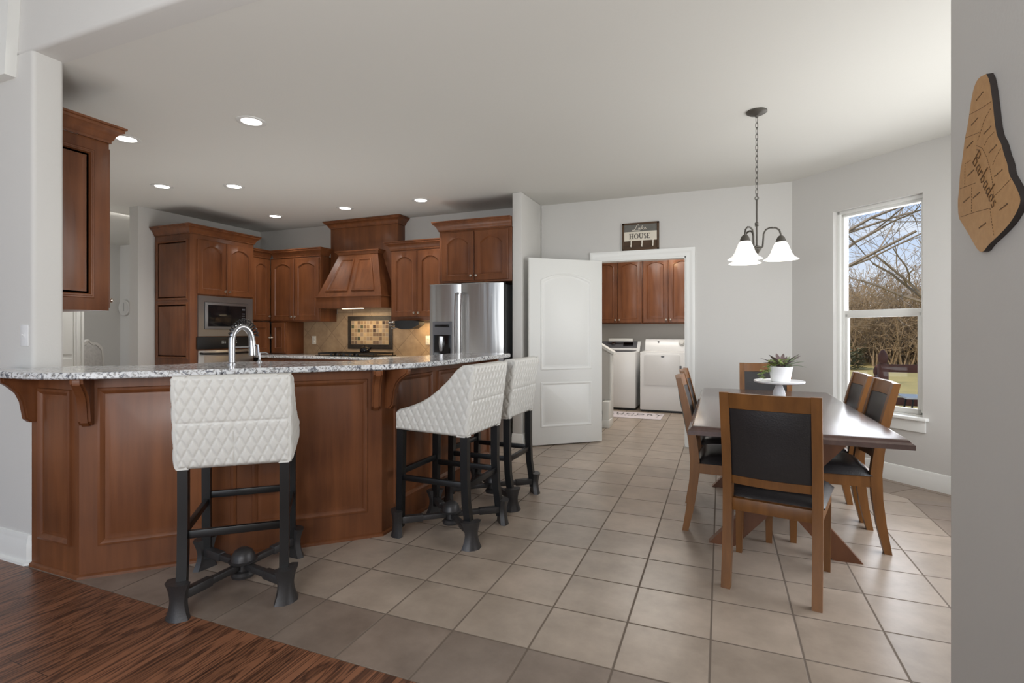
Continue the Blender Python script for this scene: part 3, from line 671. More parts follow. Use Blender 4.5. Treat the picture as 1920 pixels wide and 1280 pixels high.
bm = B(); lathe(bm, [(0.05, 0), (0.062, 0.006), (0.066, 0.03), (0.055, 0.055), (0.03, 0.07), (0.008, 0.074), (0.008, 0.082), (0.012, 0.088), (0.002, 0.094)], 20); finish('body', bm, M['glassblk'], t)
bm = B(); tube(bm, [(0.055, 0, 0.03), (0.085, 0, 0.045), (0.1, 0, 0.065)], [0.012, 0.009, 0.007]); finish('spout', bm, M['glassblk'], t)

# knife rack under the cabinet
t = thing('knife_rack', 'black under-cabinet knife rack with three steel handles left of the refrigerator', 'knife rack', (-3.62, 5.46, 1.374))
bm = B(); loft(bm, [[(-0.14, y, z) for y, z in ((-0.05, -0.004), (0.12, -0.004), (0.10, -0.085), (-0.04, -0.085))], [(-0.04, y, z) for y, z in ((-0.06, -0.0), (0.13, -0.0), (0.11, -0.11), (-0.05, -0.11))], [(0.11, y, z) for y, z in ((-0.06, -0.0), (0.13, -0.0), (0.11, -0.10), (-0.05, -0.10))], [(0.20, y, z) for y, z in ((-0.04, -0.01), (0.10, -0.01), (0.09, -0.05), (-0.03, -0.05))]]); finish('block', bm, M['blackpl'], t)
for k in range(3):
    bm = B(); tube(bm, [(-0.12, -0.03+0.03*k, -0.02-0.03*k), (-0.17, -0.035+0.03*k, -0.021-0.031*k), (-0.235, -0.04+0.03*k, -0.026-0.036*k)], [0.009, 0.012, 0.011], 8); finish('knife_handle', bm, M['chrome'], t)

# refrigerator
t = thing('refrigerator', 'stainless steel side-by-side refrigerator with water dispenser', 'refrigerator', (-2.62, 5.10, 0))
bm = B(); box(bm, -0.448, 0.075, 0.02, 0.452, 0.70, 1.755, 0.006); finish('body', bm, M['steel2'], t)
for nm, a0, a1 in (('freezer_door', -0.455, -0.052), ('fridge_door', -0.044, 0.455)):
    bm = B(); n = 12; lp = []
    for k in range(n+1):
        x = a0+(a1-a0)*k/n; q = 2*k/n-1
        y = -0.018*(1-q*q)+0.012*abs(q)**6
        lp.append((x, y))
    pts = [(a1, 0.068), (a0, 0.068)]+lp
    prism(bm, pts[::-1], 0.05, 1.77, bev=0.006); finish(nm, bm, M['steel'], t)
for x, s in ((-0.085, -1), (-0.012, 1)):
    bm = B(); tube(bm, [(x, -0.005, 1.66), (x, -0.055, 1.655), (x, -0.066, 1.5), (x, -0.07, 1.2), (x, -0.066, 0.8), (x, -0.055, 0.62), (x, -0.005, 0.61)], 0.0125, 10); finish('handle', bm, M['chrome'], t)
bm = B(); box(bm, -0.40, -0.022, 0.86, -0.155, 0.0, 1.35, 0.006); dsp = finish('dispenser', bm, M['grey'], t)
bm = B(); box(bm, -0.385, -0.026, 0.90, -0.17, -0.02, 1.20, 0.004); finish('dispenser_recess', bm, M['glassblk'], dsp)
bm = B(); box(bm, -0.37, -0.027, 1.285, -0.185, -0.021, 1.315, 0.001); finish('display', bm, M['glassblk'], dsp)
bm = B(); tube(bm, [(-0.28, -0.03, 1.18), (-0.28, -0.04, 1.10), (-0.28, -0.036, 1.02)], [0.03, 0.026, 0.02], 10); finish('water_lever', bm, M['chrome'], dsp)
bm = B()
for k in range(5): box(bm, 0.26+k*0.017, -0.014, 1.625, 0.268+k*0.017, -0.007, 1.637)
finish('badge', bm, M['paper'], t)

# ---------------------------------------------------------------- breakfast bar
PB, PC, PD = Vector((-2.98, 1.59)), Vector((-1.912, 2.62)), Vector((-1.912, 4.22))
U1 = (PC-PB).normalized(); A1 = math.degrees(math.atan2(U1.y, U1.x)); L1 = (PC-PB).length
bar = thing('breakfast_bar', 'cherry panelled breakfast bar base with carved corbels', 'kitchen bar', (PC.x, PC.y, 0))
OFF = Matrix.Translation((-PC.x, -PC.y, 0))
inner = [(-2.20, 4.22), (-2.20, 2.80), (-2.45, 2.56), (-2.85, 2.40), (-2.98, 2.02), (-3.39, 1.755)]
outl = [(-3.39, 1.59), tuple(PB), tuple(PC), tuple(PD)] + inner
bm = B(); prism(bm, outl, 0, 1.012, OFF); finish('bar_base', bm, M['cherry'], bar)
def bar_panel(o, deg, x0, x1, z0, z1):
    bm = B(); Mx = OFF @ FR((o[0], o[1], 0), deg) @ Matrix.Translation((x0, z0, 0)); w, h = x1-x0, z1-z0
    loft(bm, [rloop(w, h, 0, 0, -0.001), rloop(w, h, 0.003, 0, 0.012), rloop(w, h, 0.014, 0, 0.016), rloop(w, h, 0.024, 0, 0.011), rloop(w, h, 0.032, 0, 0.001), rloop(w, h, 0.042, 0, 0.001), rloop(w, h, 0.062, 0, 0.009)], True, True, Mx=Mx)
    finish('panel', bm, M['cherry'], bar)
bar_panel((-3.39, 1.59), 0, 0.07, 0.355, 0.155, 0.945)
bar_panel(PB, A1, 0.075, 0.70, 0.155, 0.955)
bar_panel(PB, A1, 0.775, 1.40, 0.155, 0.955)
bar_panel(PC, 90, 0.12, 0.585, 0.155, 0.955)
bar_panel(PC, 90, 0.665, 1.11, 0.155, 0.955)
bar_panel(PC, 90, 1.18, 1.55, 0.155, 0.955)
bm = B(); sweep(bm, [(0, 0), (0.014, 0), (0.012, 0.012), (0.006, 0.018), (0, 0.02)], [(-3.39, 1.59), tuple(PB), tuple(PC), tuple(PD)], 0, Mx=OFF); finish('shoe_moulding', bm, M['cherry'], bar)
def corbel(o, deg, x, d=0.17, h=0.245, w=0.052, zt=1.011):
    """scrolled bracket: face frame, outline in (out, up)"""
    Mx = OFF @ FR((o[0], o[1], 0), deg)
    pr_ = [(0, zt-h), (0.03, zt-h), (0.05, zt-h+0.02), (0.056, zt-h+0.06), (0.064, zt-h+0.11), (0.082, zt-h+0.155), (0.11, zt-h+0.185), (d-0.025, zt-h+0.20), (d-0.004, zt-h+0.215), (d, zt-h+0.235), (d-0.004, zt), (0, zt)]
    bm = B()
    for (ww, k) in ((w, 0.006), (w*0.55, 0.0)):
        pts = pr_ if k == 0 else [(max(0, a-k), b_+(k if b_ < zt-0.001 else 0)) for a, b_ in pr_]
        loft(bm, [[(x-ww/2, b_, a) for a, b_ in pts], [(x+ww/2, b_, a) for a, b_ in pts]], Mx=Mx)
    finish('corbel', bm, M['cherry'], bar)
corbel((-3.39, 1.59), 0, 0.035, 0.15)
corbel(PB, A1, 0.035, 0.15); corbel(PB, A1, L1-0.04, 0.15)
corbel(PC, 90, 0.055, 0.16); corbel(PC, 90, 1.40, 0.16)
# countertop outline (front edge right to left is rebuilt smooth)
def smooth_poly(pts, it=2):
    for _ in range(it):
        q = [pts[0]]
        for a, b_ in zip(pts, pts[1:]):
            q += [(a[0]*0.75+b_[0]*0.25, a[1]*0.75+b_[1]*0.25), (a[0]*0.25+b_[0]*0.75, a[1]*0.25+b_[1]*0.75)]
        q.append(pts[-1]); pts = q
    return pts
front = smooth_poly([(-3.58, 1.594), (-3.55, 1.47), (-3.42, 1.405), (-3.10, 1.395), (-2.87, 1.445), (-2.62, 1.665), (-2.41, 1.925), (-2.02, 2.36), (-1.80, 2.58), (-1.715, 2.90), (-1.70, 3.5), (-1.71, 4.2), (-1.76, 4.31), (-1.85, 4.33)])
top_out = front + [(-2.22, 4.33), (-2.23, 2.88), (-2.36, 2.70), (-2.51, 2.62), (-2.75, 2.54), (-2.93, 2.40), (-3.0, 2.1), (-3.1, 1.92), (-3.385, 1.80), (-3.385, 1.594)]
bm = B(); i1 = inset(top_out, 0.006)
loft(bm, [[(x, y, 1.0125) for x, y in i1], [(x, y, 1.018) for x, y in top_out], [(x, y, 1.039) for x, y in top_out], [(x, y, 1.045) for x, y in i1]])
tag(finish('countertop', bm, M['granite']), 'light speckled granite bar top curving around the stools', 'countertop')

# faucet and soap pump
t = thing('kitchen_faucet', 'tall brushed steel gooseneck faucet with spring coil on the bar', 'faucet', (-2.675, 2.21, 1.0455), 0)
fd = Vector((0.30, 0.95, 0)).normalized()
def fp(s, z): return (fd.x*s, fd.y*s, z)
arc = [fp(0, 0), fp(0, 0.06), fp(0, 0.13)] + [fp(0.058-0.058*math.cos(R(a)), 0.135+0.088*math.sin(R(a))) for a in range(10, 181, 17)]
bm = B(); tube(bm, arc, 0.0185, 14); lathe(bm, [(0.026, 0), (0.026, 0.006), (0.02, 0.012)], 18); finish('spout', bm, M['chrome'], t)
bm = B(); tube(bm, [fp(0.116, 0.14), fp(0.118, 0.11), fp(0.121, 0.05)], [0.019, 0.021, 0.024], 14); finish('spray_head', bm, M['chrome'], t)
bm = B(); hel = []
for k in range(220):
    a = k/219*math.pi*0.86+0.2; c = Vector(fp(0.068-0.078*math.cos(a), 0.135+0.120*math.sin(a))); q = k/219*2*math.pi*15
    rad = Vector((-fd.x*math.cos(a), -fd.y*math.cos(a), math.sin(a))); sd_ = Vector((fd.y, -fd.x, 0))
    hel.append(c + rad*0.013*math.cos(q)+sd_*0.013*math.sin(q))
tube(bm, hel, 0.0034, 5); finish('spring_coil', bm, M['blackpl'], t)
bm = B(); tube(bm, [fp(0.13, 0.11), (fd.x*0.13+0.03, fd.y*0.13, 0.11), (fd.x*0.13+0.036, fd.y*0.13, 0.05)], 0.006, 8); finish('handle', bm, M['chrome'], t)
bm = B(); tube(bm, [(0, 0, 0.1), fp(0.06, 0.1), fp(0.118, 0.1)], 0.004, 8); finish('dock_arm', bm, M['chrome'], t)
t = thing('soap_dispenser', 'small steel soap pump beside the faucet on the bar', 'soap dispenser', (-2.70, 2.43, 1.0455))
bm = B(); lathe(bm, [(0.016, 0), (0.016, 0.006), (0.010, 0.010), (0.007, 0.02), (0.006, 0.06), (0.004, 0.062)], 14); finish('pump_stem', bm, M['chrome'], t)
bm = B(); tube(bm, [(0, 0, 0.058), (0.02, 0.03, 0.06), (0.025, 0.045, 0.05)], 0.004, 8); finish('pump_nozzle', bm, M['chrome'], t)

# ---------------------------------------------------------------- bar stools
def quilt(a, b_, wx=0.046, hy=0.092, h=0.0068, edge=None, seams=()):
    u, v = a/wx, b_/hy
    p = (u+v) % 1; q = (u-v) % 1
    d = min(p, 1-p, q, 1-q)*2
    z = h*(1-(1-min(1, d*1.9))**2)
    if edge is not None:
        z *= min(1, edge/0.014); z -= 0.002*(1-min(1, edge/0.01))
    for s in seams:
        k = abs(s)
        if k < 0.008: z *= (k/0.008)
    return z
def stool_side_top(s):
    pts = [(0, 0.735), (0.02, 0.757), (0.05, 0.768), (0.2, 0.79), (0.35, 0.82), (0.47, 0.855), (0.58, 0.90), (0.69, 0.955), (0.78, 1.015), (0.85, 1.043), (0.92, 1.048), (1.0, 1.045)]
    for (a, za), (b_, zb) in zip(pts, pts[1:]):
        if s <= b_: return za+(zb-za)*(s-a)/(b_-a)
    return pts[-1][1]
def grid_panel(bm, nu, nv, fn):
    vs_ = [[bm.verts.new(fn(i/nu, j/nv)) for j in range(nv+1)] for i in range(nu+1)]
    for i in range(nu):
        for j in range(nv): bm.faces.new((vs_[i][j], vs_[i+1][j], vs_[i+1][j+1], vs_[i][j+1]))
    return vs_
def make_stool(label):
    """local: faces +y, origin on the floor below the seat"""
    t = thing('bar_stool', label, 'bar stool', group='quilted bar stools at the bar')
    HW, YB, YF = 0.235, -0.235, 0.255
    lean = lambda z: -0.05*max(0, (z-0.64))/0.4
    # backrest: quilted outside grid, smooth inside, rounded rim
    bm = B(); W_ = HW*2
    def outer(u, v):
        x = -HW+W_*u; z = 0.632+(1.046-0.632)*v
        e = min(u*W_, (1-u)*W_, v*0.414, (1-v)*0.414)
        q = quilt(x, z-0.632, edge=e, seams=((z-0.838),) + (((x),) if z < 0.838 else ()))
        r = 0.012*(1-min(1, e/0.02))**2
        return (x, YB+lean(z)-q+r, z)
    nu, nv = 120, 100
    g = grid_panel(bm, nu, nv, outer)
    def inner_(u, v):
        x = -HW+0.0+W_*u; z = 0.632+0.414*v
        return (x, YB+lean(z)+0.06, z)
    g2 = grid_panel(bm, nu, nv, lambda u, v: inner_(u, v)) if False else None
    rim = [g[i][0] for i in range(nu+1)] + [g[nu][j] for j in range(1, nv+1)] + [g[i][nv] for i in range(nu-1, -1, -1)] + [g[0][j] for j in range(nv-1, 0, -1)]
    rim2 = [bm.verts.new((v.co.x, v.co.y+0.052, v.co.z)) for v in rim]
    for k in range(len(rim)):
        j = (k+1) % len(rim); bm.faces.new((rim[k], rim[j], rim2[j], rim2[k]))
    bm.faces.new(rim2)
    finish('backrest', bm, M['vinyl'], t, 60)
    # sides
    for sx in (-1, 1):
        bm = B(); D = YF-YB
        def sidef(u, v):
            y = YF-D*u; zt = stool_side_top(u); zb = 0.648-0.016*u; z = zb+(zt-zb)*v
            e = min(u*D+0.0, v*(zt-zb), (1-v)*(zt-zb)); e2 = max(e, 0)
            q = quilt(y, z-0.6, 0.05, 0.092, edge=min(e2, max(0, (1-u)*D)))
            r = 0.010*(1-min(1, e2/0.018))**2
            return (sx*(HW+0.002+q-r), y+lean(z)*u, z)
        nu2, nv2 = 100, 70
        g = grid_panel(bm, nu2, nv2, sidef)
        rim = [g[i][0] for i in range(nu2+1)] + [g[nu2][j] for j in range(1, nv2+1)] + [g[i][nv2] for i in range(nu2-1, -1, -1)] + [g[0][j] for j in range(nv2-1, 0, -1)]
        rim2 = [bm.verts.new((v.co.x-sx*0.045, v.co.y, v.co.z)) for v in rim]
        for k in range(len(rim)):
            j = (k+1) % len(rim); bm.faces.new((rim[k], rim[j], rim2[j], rim2[k]))
        bm.faces.new(rim2)
        finish('side_panel', bm, M['vinyl'], t, 60)
    bm = B(); box(bm, -HW+0.044, YB+0.055, 0.648, HW-0.044, YF-0.005, 0.735, 0.03, seg=3); finish('seat_cushion', bm, M['vinyl'], t)
    bm = B(); box(bm, -HW+0.046, YB+0.055, 0.632, HW-0.046, YF-0.02, 0.65); finish('seat_frame', bm, M['black'], t)
    # legs: front straight, rear swept back
    LX = 0.205
    for sx in (-1, 1):
        bm = B(); o1 = [(YF-0.05, 0.645), (YF-0.005, 0.645), (YF-0.003, 0.4), (YF+0.002, 0.05), (YF-0.036, 0.05), (YF-0.045, 0.4)]
        loft(bm, [[(sx*LX-0.02, y, z) for y, z in o1], [(sx*LX+0.02, y, z) for y, z in o1]]); finish('leg', bm, M['black'], t)
        bm = B(); o2 = [(YB+0.002, 0.645), (YB+0.047, 0.645), (YB+0.047, 0.42), (YB+0.038, 0.25), (YB+0.008, 0.05), (YB-0.034, 0.05), (YB-0.004, 0.25), (YB+0.003, 0.42)]
        loft(bm, [[(sx*LX-0.02, y, z) for y, z in o2], [(sx*LX+0.02, y, z) for y, z in o2]]); finish('leg', bm, M['black'], t)
        bm = B(); box(bm, sx*LX-0.011, YB+0.04, 0.335, sx*LX+0.011, YF-0.04, 0.368, 0.002); finish('stretcher', bm, M['black'], t)
    for y, z in ((YF-0.024, 0.37), (YB+0.022, 0.325)):
        bm = B(); box(bm, -LX+0.018, y-0.011, z, LX-0.018, y+0.011, z+0.034, 0.002); finish('stretcher', bm, M['black'], t)
    # cast iron boots, braces and hub
    for sx in (-1, 1):
        for yy in (YF-0.015, YB-0.012):
            cx, cy = sx*(LX+0.004), yy; dv = Vector((cx, cy)).normalized(); ang = math.degrees(math.atan2(dv.y, dv.x))
            Mx = Matrix.Translation((cx, cy, 0)) @ Matrix.Rotation(R(ang), 4, 'Z')
            bm = B(); n = 10; loops = []
            for k in range(n+1):
                z = 0.155*k/n; q = abs(2*k/n-1); hw = 0.040+0.024*q**1.7; o_ = 0.034+0.012*q**2
                loops.append([(-0.012, -hw*0.75, z), (0.012, -hw, z), (o_, -hw*0.55, z), (o_+0.008, 0, z), (o_, hw*0.55, z), (0.012, hw, z), (-0.012, hw*0.75, z)])
            loft(bm, loops, Mx=Mx); finish('foot_boot', bm, M['iron'], t, 50)
            bm = B(); bx_ = Matrix.Translation((0, 0, 0)) @ Matrix.Rotation(R(ang), 4, 'Z'); ln = Vector((cx, cy)).length
            box(bm, 0.03, -0.016, 0.075, ln*0.62, 0.016, 0.107, 0.006, bx_); box(bm, ln*0.55, -0.02, 0.07, ln-0.008, 0.02, 0.112, 0.006, bx_); finish('brace', bm, M['iron'], t)
    bm = B(); lathe(bm, [(0.03, 0.03), (0.052, 0.036), (0.055, 0.05), (0.045, 0.062), (0.03, 0.066), (0.03, 0.105), (0.064, 0.108), (0.066, 0.114), (0.056, 0.118), (0.052, 0.14), (0.04, 0.16), (0.022, 0.172), (0.002, 0.175)], 24); finish('hub', bm, M['iron'], t)
    return t
st = make_stool('white quilted bar stool seen from behind at the long angled face of the bar')
st.location = (-2.186, 1.87, 0); st.rotation_euler = (0, 0, R(41))
dup(st, (-1.575, 2.875, 0), 89, 'white quilted bar stool in side view, nearer of the two by the bar end')
dup(st, (-1.59, 3.545, 0), 89, 'white quilted bar stool standing closest to the open white door')

# ---------------------------------------------------------------- dining set
t = thing('dining_table', 'dark wood trestle dining table with crossed legs', 'table', (0.318, 3.74, 0), 0)
def trl(d, z):
    return [(x*(1)-math.copysign(d, x), y-math.copysign(d, y), z) for x, y in ((-0.475, -0.972), (0.475, -0.972), (0.475, 0.985), (-0.475, 0.985))]
bm = B(); loft(bm, [trl(0.02, 0.712), trl(0.0, 0.716), trl(0.0, 0.738), trl(0.012, 0.746), trl(0.018, 0.756), trl(0.03, 0.76)]); finish('tabletop', bm, M['table'], t, 25)
for y in (-0.46, 0.72):
    for s in (-1, 1):
        bm = B()
        pts = [(-0.375*s, 0.0), (-0.235*s, 0.0), (0.375*s, 0.70), (0.235*s, 0.70)]
        pts = [(-0.385*s, 0), (-0.245*s, 0), (0.385*s, 0.712), (0.245*s, 0.712)]
        y0 = y+(0.0 if s > 0 else 0.001)
        loft(bm, [[(x, y0-0.03, z) for x, z in pts], [(x, y0+0.03, z) for x, z in pts]]); finish('leg', bm, M['tableleg'], t)
bm = B(); box(bm, -0.024, -0.44, 0.25, 0.024, 0.70, 0.345, 0.004); finish('stretcher', bm, M['tableleg'], t)
bm = B(); box(bm, -0.39, -0.50, 0.66, 0.39, -0.42, 0.713, 0.004); box(bm, -0.39, 0.68, 0.66, 0.39, 0.76, 0.713, 0.004); finish('cross_rail', bm, M['tableleg'], t)

def make_chair(label):
    """local: faces +y, origin on the floor under the seat centre"""
    t = thing('dining_chair', label, 'chair', group='leather dining chairs')
    HW = 0.212
    # rear leg and post: centre line (y, z), thickness along y
    cl = [(-0.262, 0.0, 0.036), (-0.232, 0.15, 0.046), (-0.212, 0.30, 0.052), (-0.205, 0.44, 0.056), (-0.218, 0.56, 0.052), (-0.243, 0.70, 0.046), (-0.275, 0.84, 0.04), (-0.302, 0.95, 0.034)]
    back = [(y-th/2, z) for y, z, th in cl]; frnt = [(y+th/2, z) for y, z, th in cl]
    for s in (-1, 1):
        bm = B(); o_ = back + frnt[::-1]; x0, x1 = (s*HW, s*(HW-0.042))
        loft(bm, [[(x0, y, z) for y, z in o_], [(x1, y, z) for y, z in o_]]); 
        finish('back_leg', bm, M['oak'], t)
    def cy(z):
        for (ya, za, _), (yb, zb, _) in zip(cl, cl[1:]):
            if z <= zb: return ya+(yb-ya)*(z-za)/(zb-za)
        return cl[-1][0]
    def curved(name, z0, z1, th, m, hw=HW-0.04, bow=0.022, cush=0):
        bm = B(); nx, nz_ = 14, 6
        def bowf(x): return -bow*(1-(x/hw)**2)
        def fr_(side):
            def f(u, v):
                x = -hw+2*hw*u; z = z0+(z1-z0)*v
                y = cy(z)+bowf(x)
                b_ = cush*(1-(2*u-1)**4)*(1-(2*v-1)**4)
                return (x, y+side*(th/2+b_), z)
            return f
        a = grid_panel(bm, nx, nz_, fr_(-1)); b2 = grid_panel(bm, nx, nz_, fr_(1))
        ring = lambda g: [g[i][0] for i in range(nx+1)] + [g[nx][j] for j in range(1, nz_+1)] + [g[i][nz_] for i in range(nx-1, -1, -1)] + [g[0][j] for j in range(nz_-1, 0, -1)]
        ra, rb = ring(a), ring(b2)
        for k in range(len(ra)):
            j = (k+1) % len(ra); bm.faces.new((ra[k], ra[j], rb[j], rb[k]))
        finish(name, bm, m, t, 45)
    curved('top_rail', 0.875, 0.948, 0.026, M['oak'])
    curved('lower_rail', 0.50, 0.54, 0.024, M['oak'])
    curved('back_cushion', 0.542, 0.873, 0.028, M['leather'], cush=0.010)
    curved('back_frame', 0.535, 0.88, 0.014, M['oak'], hw=HW-0.038)
    bm = B()
    for a in ((-HW+0.02, -0.215, 0.365, HW-0.02, -0.185, 0.425), (-HW-0.006, 0.20, 0.365, HW+0.006, 0.225, 0.425)): box(bm, *a, bev=0.003)
    for s in (-1, 1):
        xo = lambda y, d: s*(HW-0.004+0.022*(y+0.19)/0.405-d)
        loft(bm, [[(xo(-0.19, 0), -0.19, z), (xo(-0.19, 0.022), -0.19, z), (xo(0.215, 0.022), 0.215, z), (xo(0.215, 0), 0.215, z)] for z in (0.365, 0.425)])
    finish('seat_apron', bm, M['oak'], t)
    bm = B(); nx = 18
    def top(u, v):
        x = -1+2*u; y = -1+2*v
        ex, ey = 1-abs(x)**6, 1-abs(y)**6
        return (x*(HW+0.004+0.026*v), -0.19+0.435*v+0.0, 0.428+0.052*min(1, (max(ex, 0)*max(ey, 0))**0.45)+0.008*(1-x*x)*(1-y*y))
    g = grid_panel(bm, nx, nx, top)
    ra = [g[i][0] for i in range(nx+1)] + [g[nx][j] for j in range(1, nx+1)] + [g[i][nx] for i in range(nx-1, -1, -1)] + [g[0][j] for j in range(nx-1, 0, -1)]
    bm.faces.new(ra[::-1])
    finish('seat_cushion', bm, M['leather'], t, 60)
    for s in (-1, 1):
        bm = B(); xa, xb = s*(HW+0.018), s*(HW-0.027)
        loft(bm, [[(xb+s*0.012, 0.19, 0), (xa-s*0.004, 0.19, 0), (xa-s*0.004, 0.222, 0), (xb+s*0.012, 0.222, 0)], [(xb, 0.182, 0.426), (xa, 0.182, 0.426), (xa, 0.23, 0.426), (xb, 0.23, 0.426)]]); finish('front_leg', bm, M['oak'], t)
    return t
ch = make_chair('honey wood dining chair with black leather back seen from behind, nearest the camera')
ch.location = (0.262, 2.938, 0); ch.rotation_euler = (0, 0, R(-11.5))
dup(ch, (0.60, 3.655, 0), 90, 'honey wood leather chair on the window side of the table, nearer the camera')
dup(ch, (0.595, 4.165, 0), 90, 'honey wood leather chair on the window side of the table, farther back')
dup(ch, (0.055, 3.60, 0), -90, 'honey wood leather chair on the doorway side of the table, nearer the camera')
dup(ch, (0.04, 4.15, 0), -90, 'honey wood leather chair on the doorway side of the table, farther back')
dup(ch, (0.37, 4.93, 0), 180, 'honey wood leather chair at the far head of the table, behind the cake stand')

t = thing('cake_stand', 'white pedestal cake stand at the middle of the dining table', 'cake stand', (0.385, 4.15, 0.7605))
bm = B(); lathe(bm, [(0.062, 0), (0.064, 0.005), (0.05, 0.012), (0.040, 0.022), (0.041, 0.035), (0.037, 0.055), (0.027, 0.08), (0.022, 0.095), (0.026, 0.104), (0.04, 0.108)], 32); finish('pedestal', bm, M['ceramic'], t)
bm = B(); lathe(bm, [(0.04, 0.106), (0.145, 0.110), (0.164, 0.116), (0.166, 0.126), (0.162, 0.129), (0.148, 0.121), (0.01, 0.119)], 48); finish('plate', bm, M['ceramic'], t)
t = thing('potted_plant', 'mixed succulent plant in a white pot on the cake stand', 'plant', (0.395, 4.15, 0.8805))
bm = B(); lathe(bm, [(0.056, 0), (0.062, 0.004), (0.070, 0.06), (0.080, 0.108), (0.076, 0.110), (0.070, 0.098), (0.01, 0.095)], 32); finish('pot', bm, M['ceramic'], t)
bm = B(); lathe(bm, [(0.071, 0.088), (0.066, 0.102), (0.02, 0.110), (0.002, 0.111)], 20); finish('soil', bm, M['soil'], t)
rnd = random.Random(5)
def leaf(bm, base, d, ln, w, curl=0.2, fold=0.3):
    d = Vector(d).normalized(); s = d.cross(Vector((0, 0, 1)))
    if s.length < 0.01: s = Vector((1, 0, 0))
    s.normalize(); n = s.cross(d).normalized(); prev = []; K = 5; loops = []
    for k in range(K+1):
        q = k/K; p = Vector(base)+d*ln*q+Vector((0, 0, -curl*ln*q*q)); ww = w*(math.sin(math.pi*min(1, 0.12+q*0.88))**0.8)+0.0006
        loops.append([p-s*ww+n*ww*fold, p-n*0.0012, p+s*ww+n*ww*fold, p+n*0.0012])
    loft(bm, loops)
bm = B()
for k in range(16):
    a = rnd.uniform(0, 2*math.pi); leaf(bm, (0.02*math.cos(a), 0.02*math.sin(a), 0.108), (math.cos(a), math.sin(a), rnd.uniform(0.5, 1.5)), rnd.uniform(0.11, 0.16), 0.014)
finish('spiky_leaves', bm, M['leaf2'], t)
bm = B()
for k in range(14):
    a = rnd.uniform(-0.6, 0.9); leaf(bm, (0.035*math.cos(a), 0.035*math.sin(a), 0.106), (math.cos(a), math.sin(a)*1.2, rnd.uniform(0.1, 1.6)), rnd.uniform(0.10, 0.17), rnd.uniform(0.007, 0.022))
finish('pale_leaves', bm, M['leaf3'], t)
bm = B()
for k in range(110):
    if k < 60:
        q = rnd.random(); c = Vector((-0.045-0.085*q+rnd.gauss(0, 0.012), -0.035+rnd.gauss(0, 0.016), 0.125-0.105*q*q+rnd.gauss(0, 0.010)))
    else:
        a = rnd.uniform(0, 2*math.pi); r_ = rnd.uniform(0.02, 0.08); c = Vector((r_*math.cos(a), r_*math.sin(a), 0.118+rnd.uniform(0, 0.04)))
    a = rnd.uniform(0, 2*math.pi); leaf(bm, c, (math.cos(a), math.sin(a), rnd.uniform(-0.2, 0.8)), rnd.uniform(0.018, 0.03), 0.010)
finish('trailing_leaves', bm, M['leaf1'], t)

# ---------------------------------------------------------------- pendant light
t = thing('chandelier', 'hanging three-light chandelier with white bell shades above the dining table', 'chandelier', (0.226, 3.90, 0))
bm = B(); lathe(bm, [(0.066, CZ-0.0005), (0.066, CZ-0.008), (0.05, CZ-0.018), (0.03, CZ-0.024), (0.012, CZ-0.03), (0.008, CZ-0.042)], 28); finish('canopy', bm, M['bronze'], t)
bm = B(); zz = CZ-0.04; z_end = 2.135; nl = 15; step = (zz-z_end)/nl
for k in range(nl):
    zc = zz-step*(k+0.5); a = 0.6 if k % 2 else 0.6+math.pi/2; hl, hw_ = step*0.68, 0.0085
    pts = [(hw_*math.cos(q)*math.cos(a), hw_*math.cos(q)*math.sin(a), zc+hl*math.sin(q)) for q in [2*math.pi*i/12 for i in range(12)]]
    tube(bm, pts, 0.0022, 5, True)
finish('chain', bm, M['bronze'], t)
bm = B(); tube(bm, [(0, 0, 2.14), (0, 0, 1.79)], 0.0065, 10); lathe(bm, [(0.007, 1.955), (0.013, 1.958), (0.009, 1.965), (0.013, 1.972), (0.013, 1.978), (0.007, 1.985)], 14)
tube(bm, [(0.012*math.cos(q), 0, 2.148+0.012*math.sin(q)) for q in [2*math.pi*i/12 for i in range(12)]], 0.0025, 6, True); finish('rod', bm, M['bronze'], t)
bm = B(); lathe(bm, [(0.002, 1.765), (0.012, 1.77), (0.02, 1.785), (0.03, 1.795), (0.03, 1.803), (0.024, 1.81), (0.026, 1.818), (0.014, 1.824)], 20); finish('hub', bm, M['bronze'], t)
for k in range(3):
    a = R(-2+120*k); c, s = math.cos(a), math.sin(a)
    P = lambda r_, z: (c*r_, s*r_, z)
    bm = B(); tube(bm, [P(0.02, 1.80), P(0.036, 1.815), P(0.040, 1.86), P(0.042, 1.90), P(0.055, 1.928), P(0.08, 1.94), P(0.115, 1.938), P(0.138, 1.92), P(0.146, 1.89), P(0.147, 1.872)], 0.006, 10)
    lathe(bm, [(0.004, 0), (0.010, 0.003), (0.010, 0.008), (0.004, 0.011)], 10, Matrix.Translation(P(0.095, 1.934)))
    arm = finish('arm', bm, M['bronze'], t)
    T_ = Matrix.Translation(P(0.147, 0))
    bm = B(); lathe(bm, [(0.012, 1.882), (0.022, 1.872), (0.028, 1.858), (0.032, 1.845), (0.033, 1.838), (0.031, 1.836)], 18, T_); finish('socket', bm, M['bronze'], arm)
    bm = B(); pr_ = [(0.030, 1.842), (0.040, 1.828), (0.052, 1.80), (0.064, 1.765), (0.082, 1.738), (0.104, 1.724), (0.108, 1.721)]
    lathe(bm, pr_ + [(r_-0.003, z+0.0005) for r_, z in pr_[::-1]], 32, T_, cap0=False, cap1=False); finish('shade', bm, M['shade'], arm, 60)
    lamp('chandelier_bulb', 'POINT', (0.226+c*0.147, 3.90+s*0.147, 1.70), 1.2, (1, 0.93, 0.82), size=0.04)

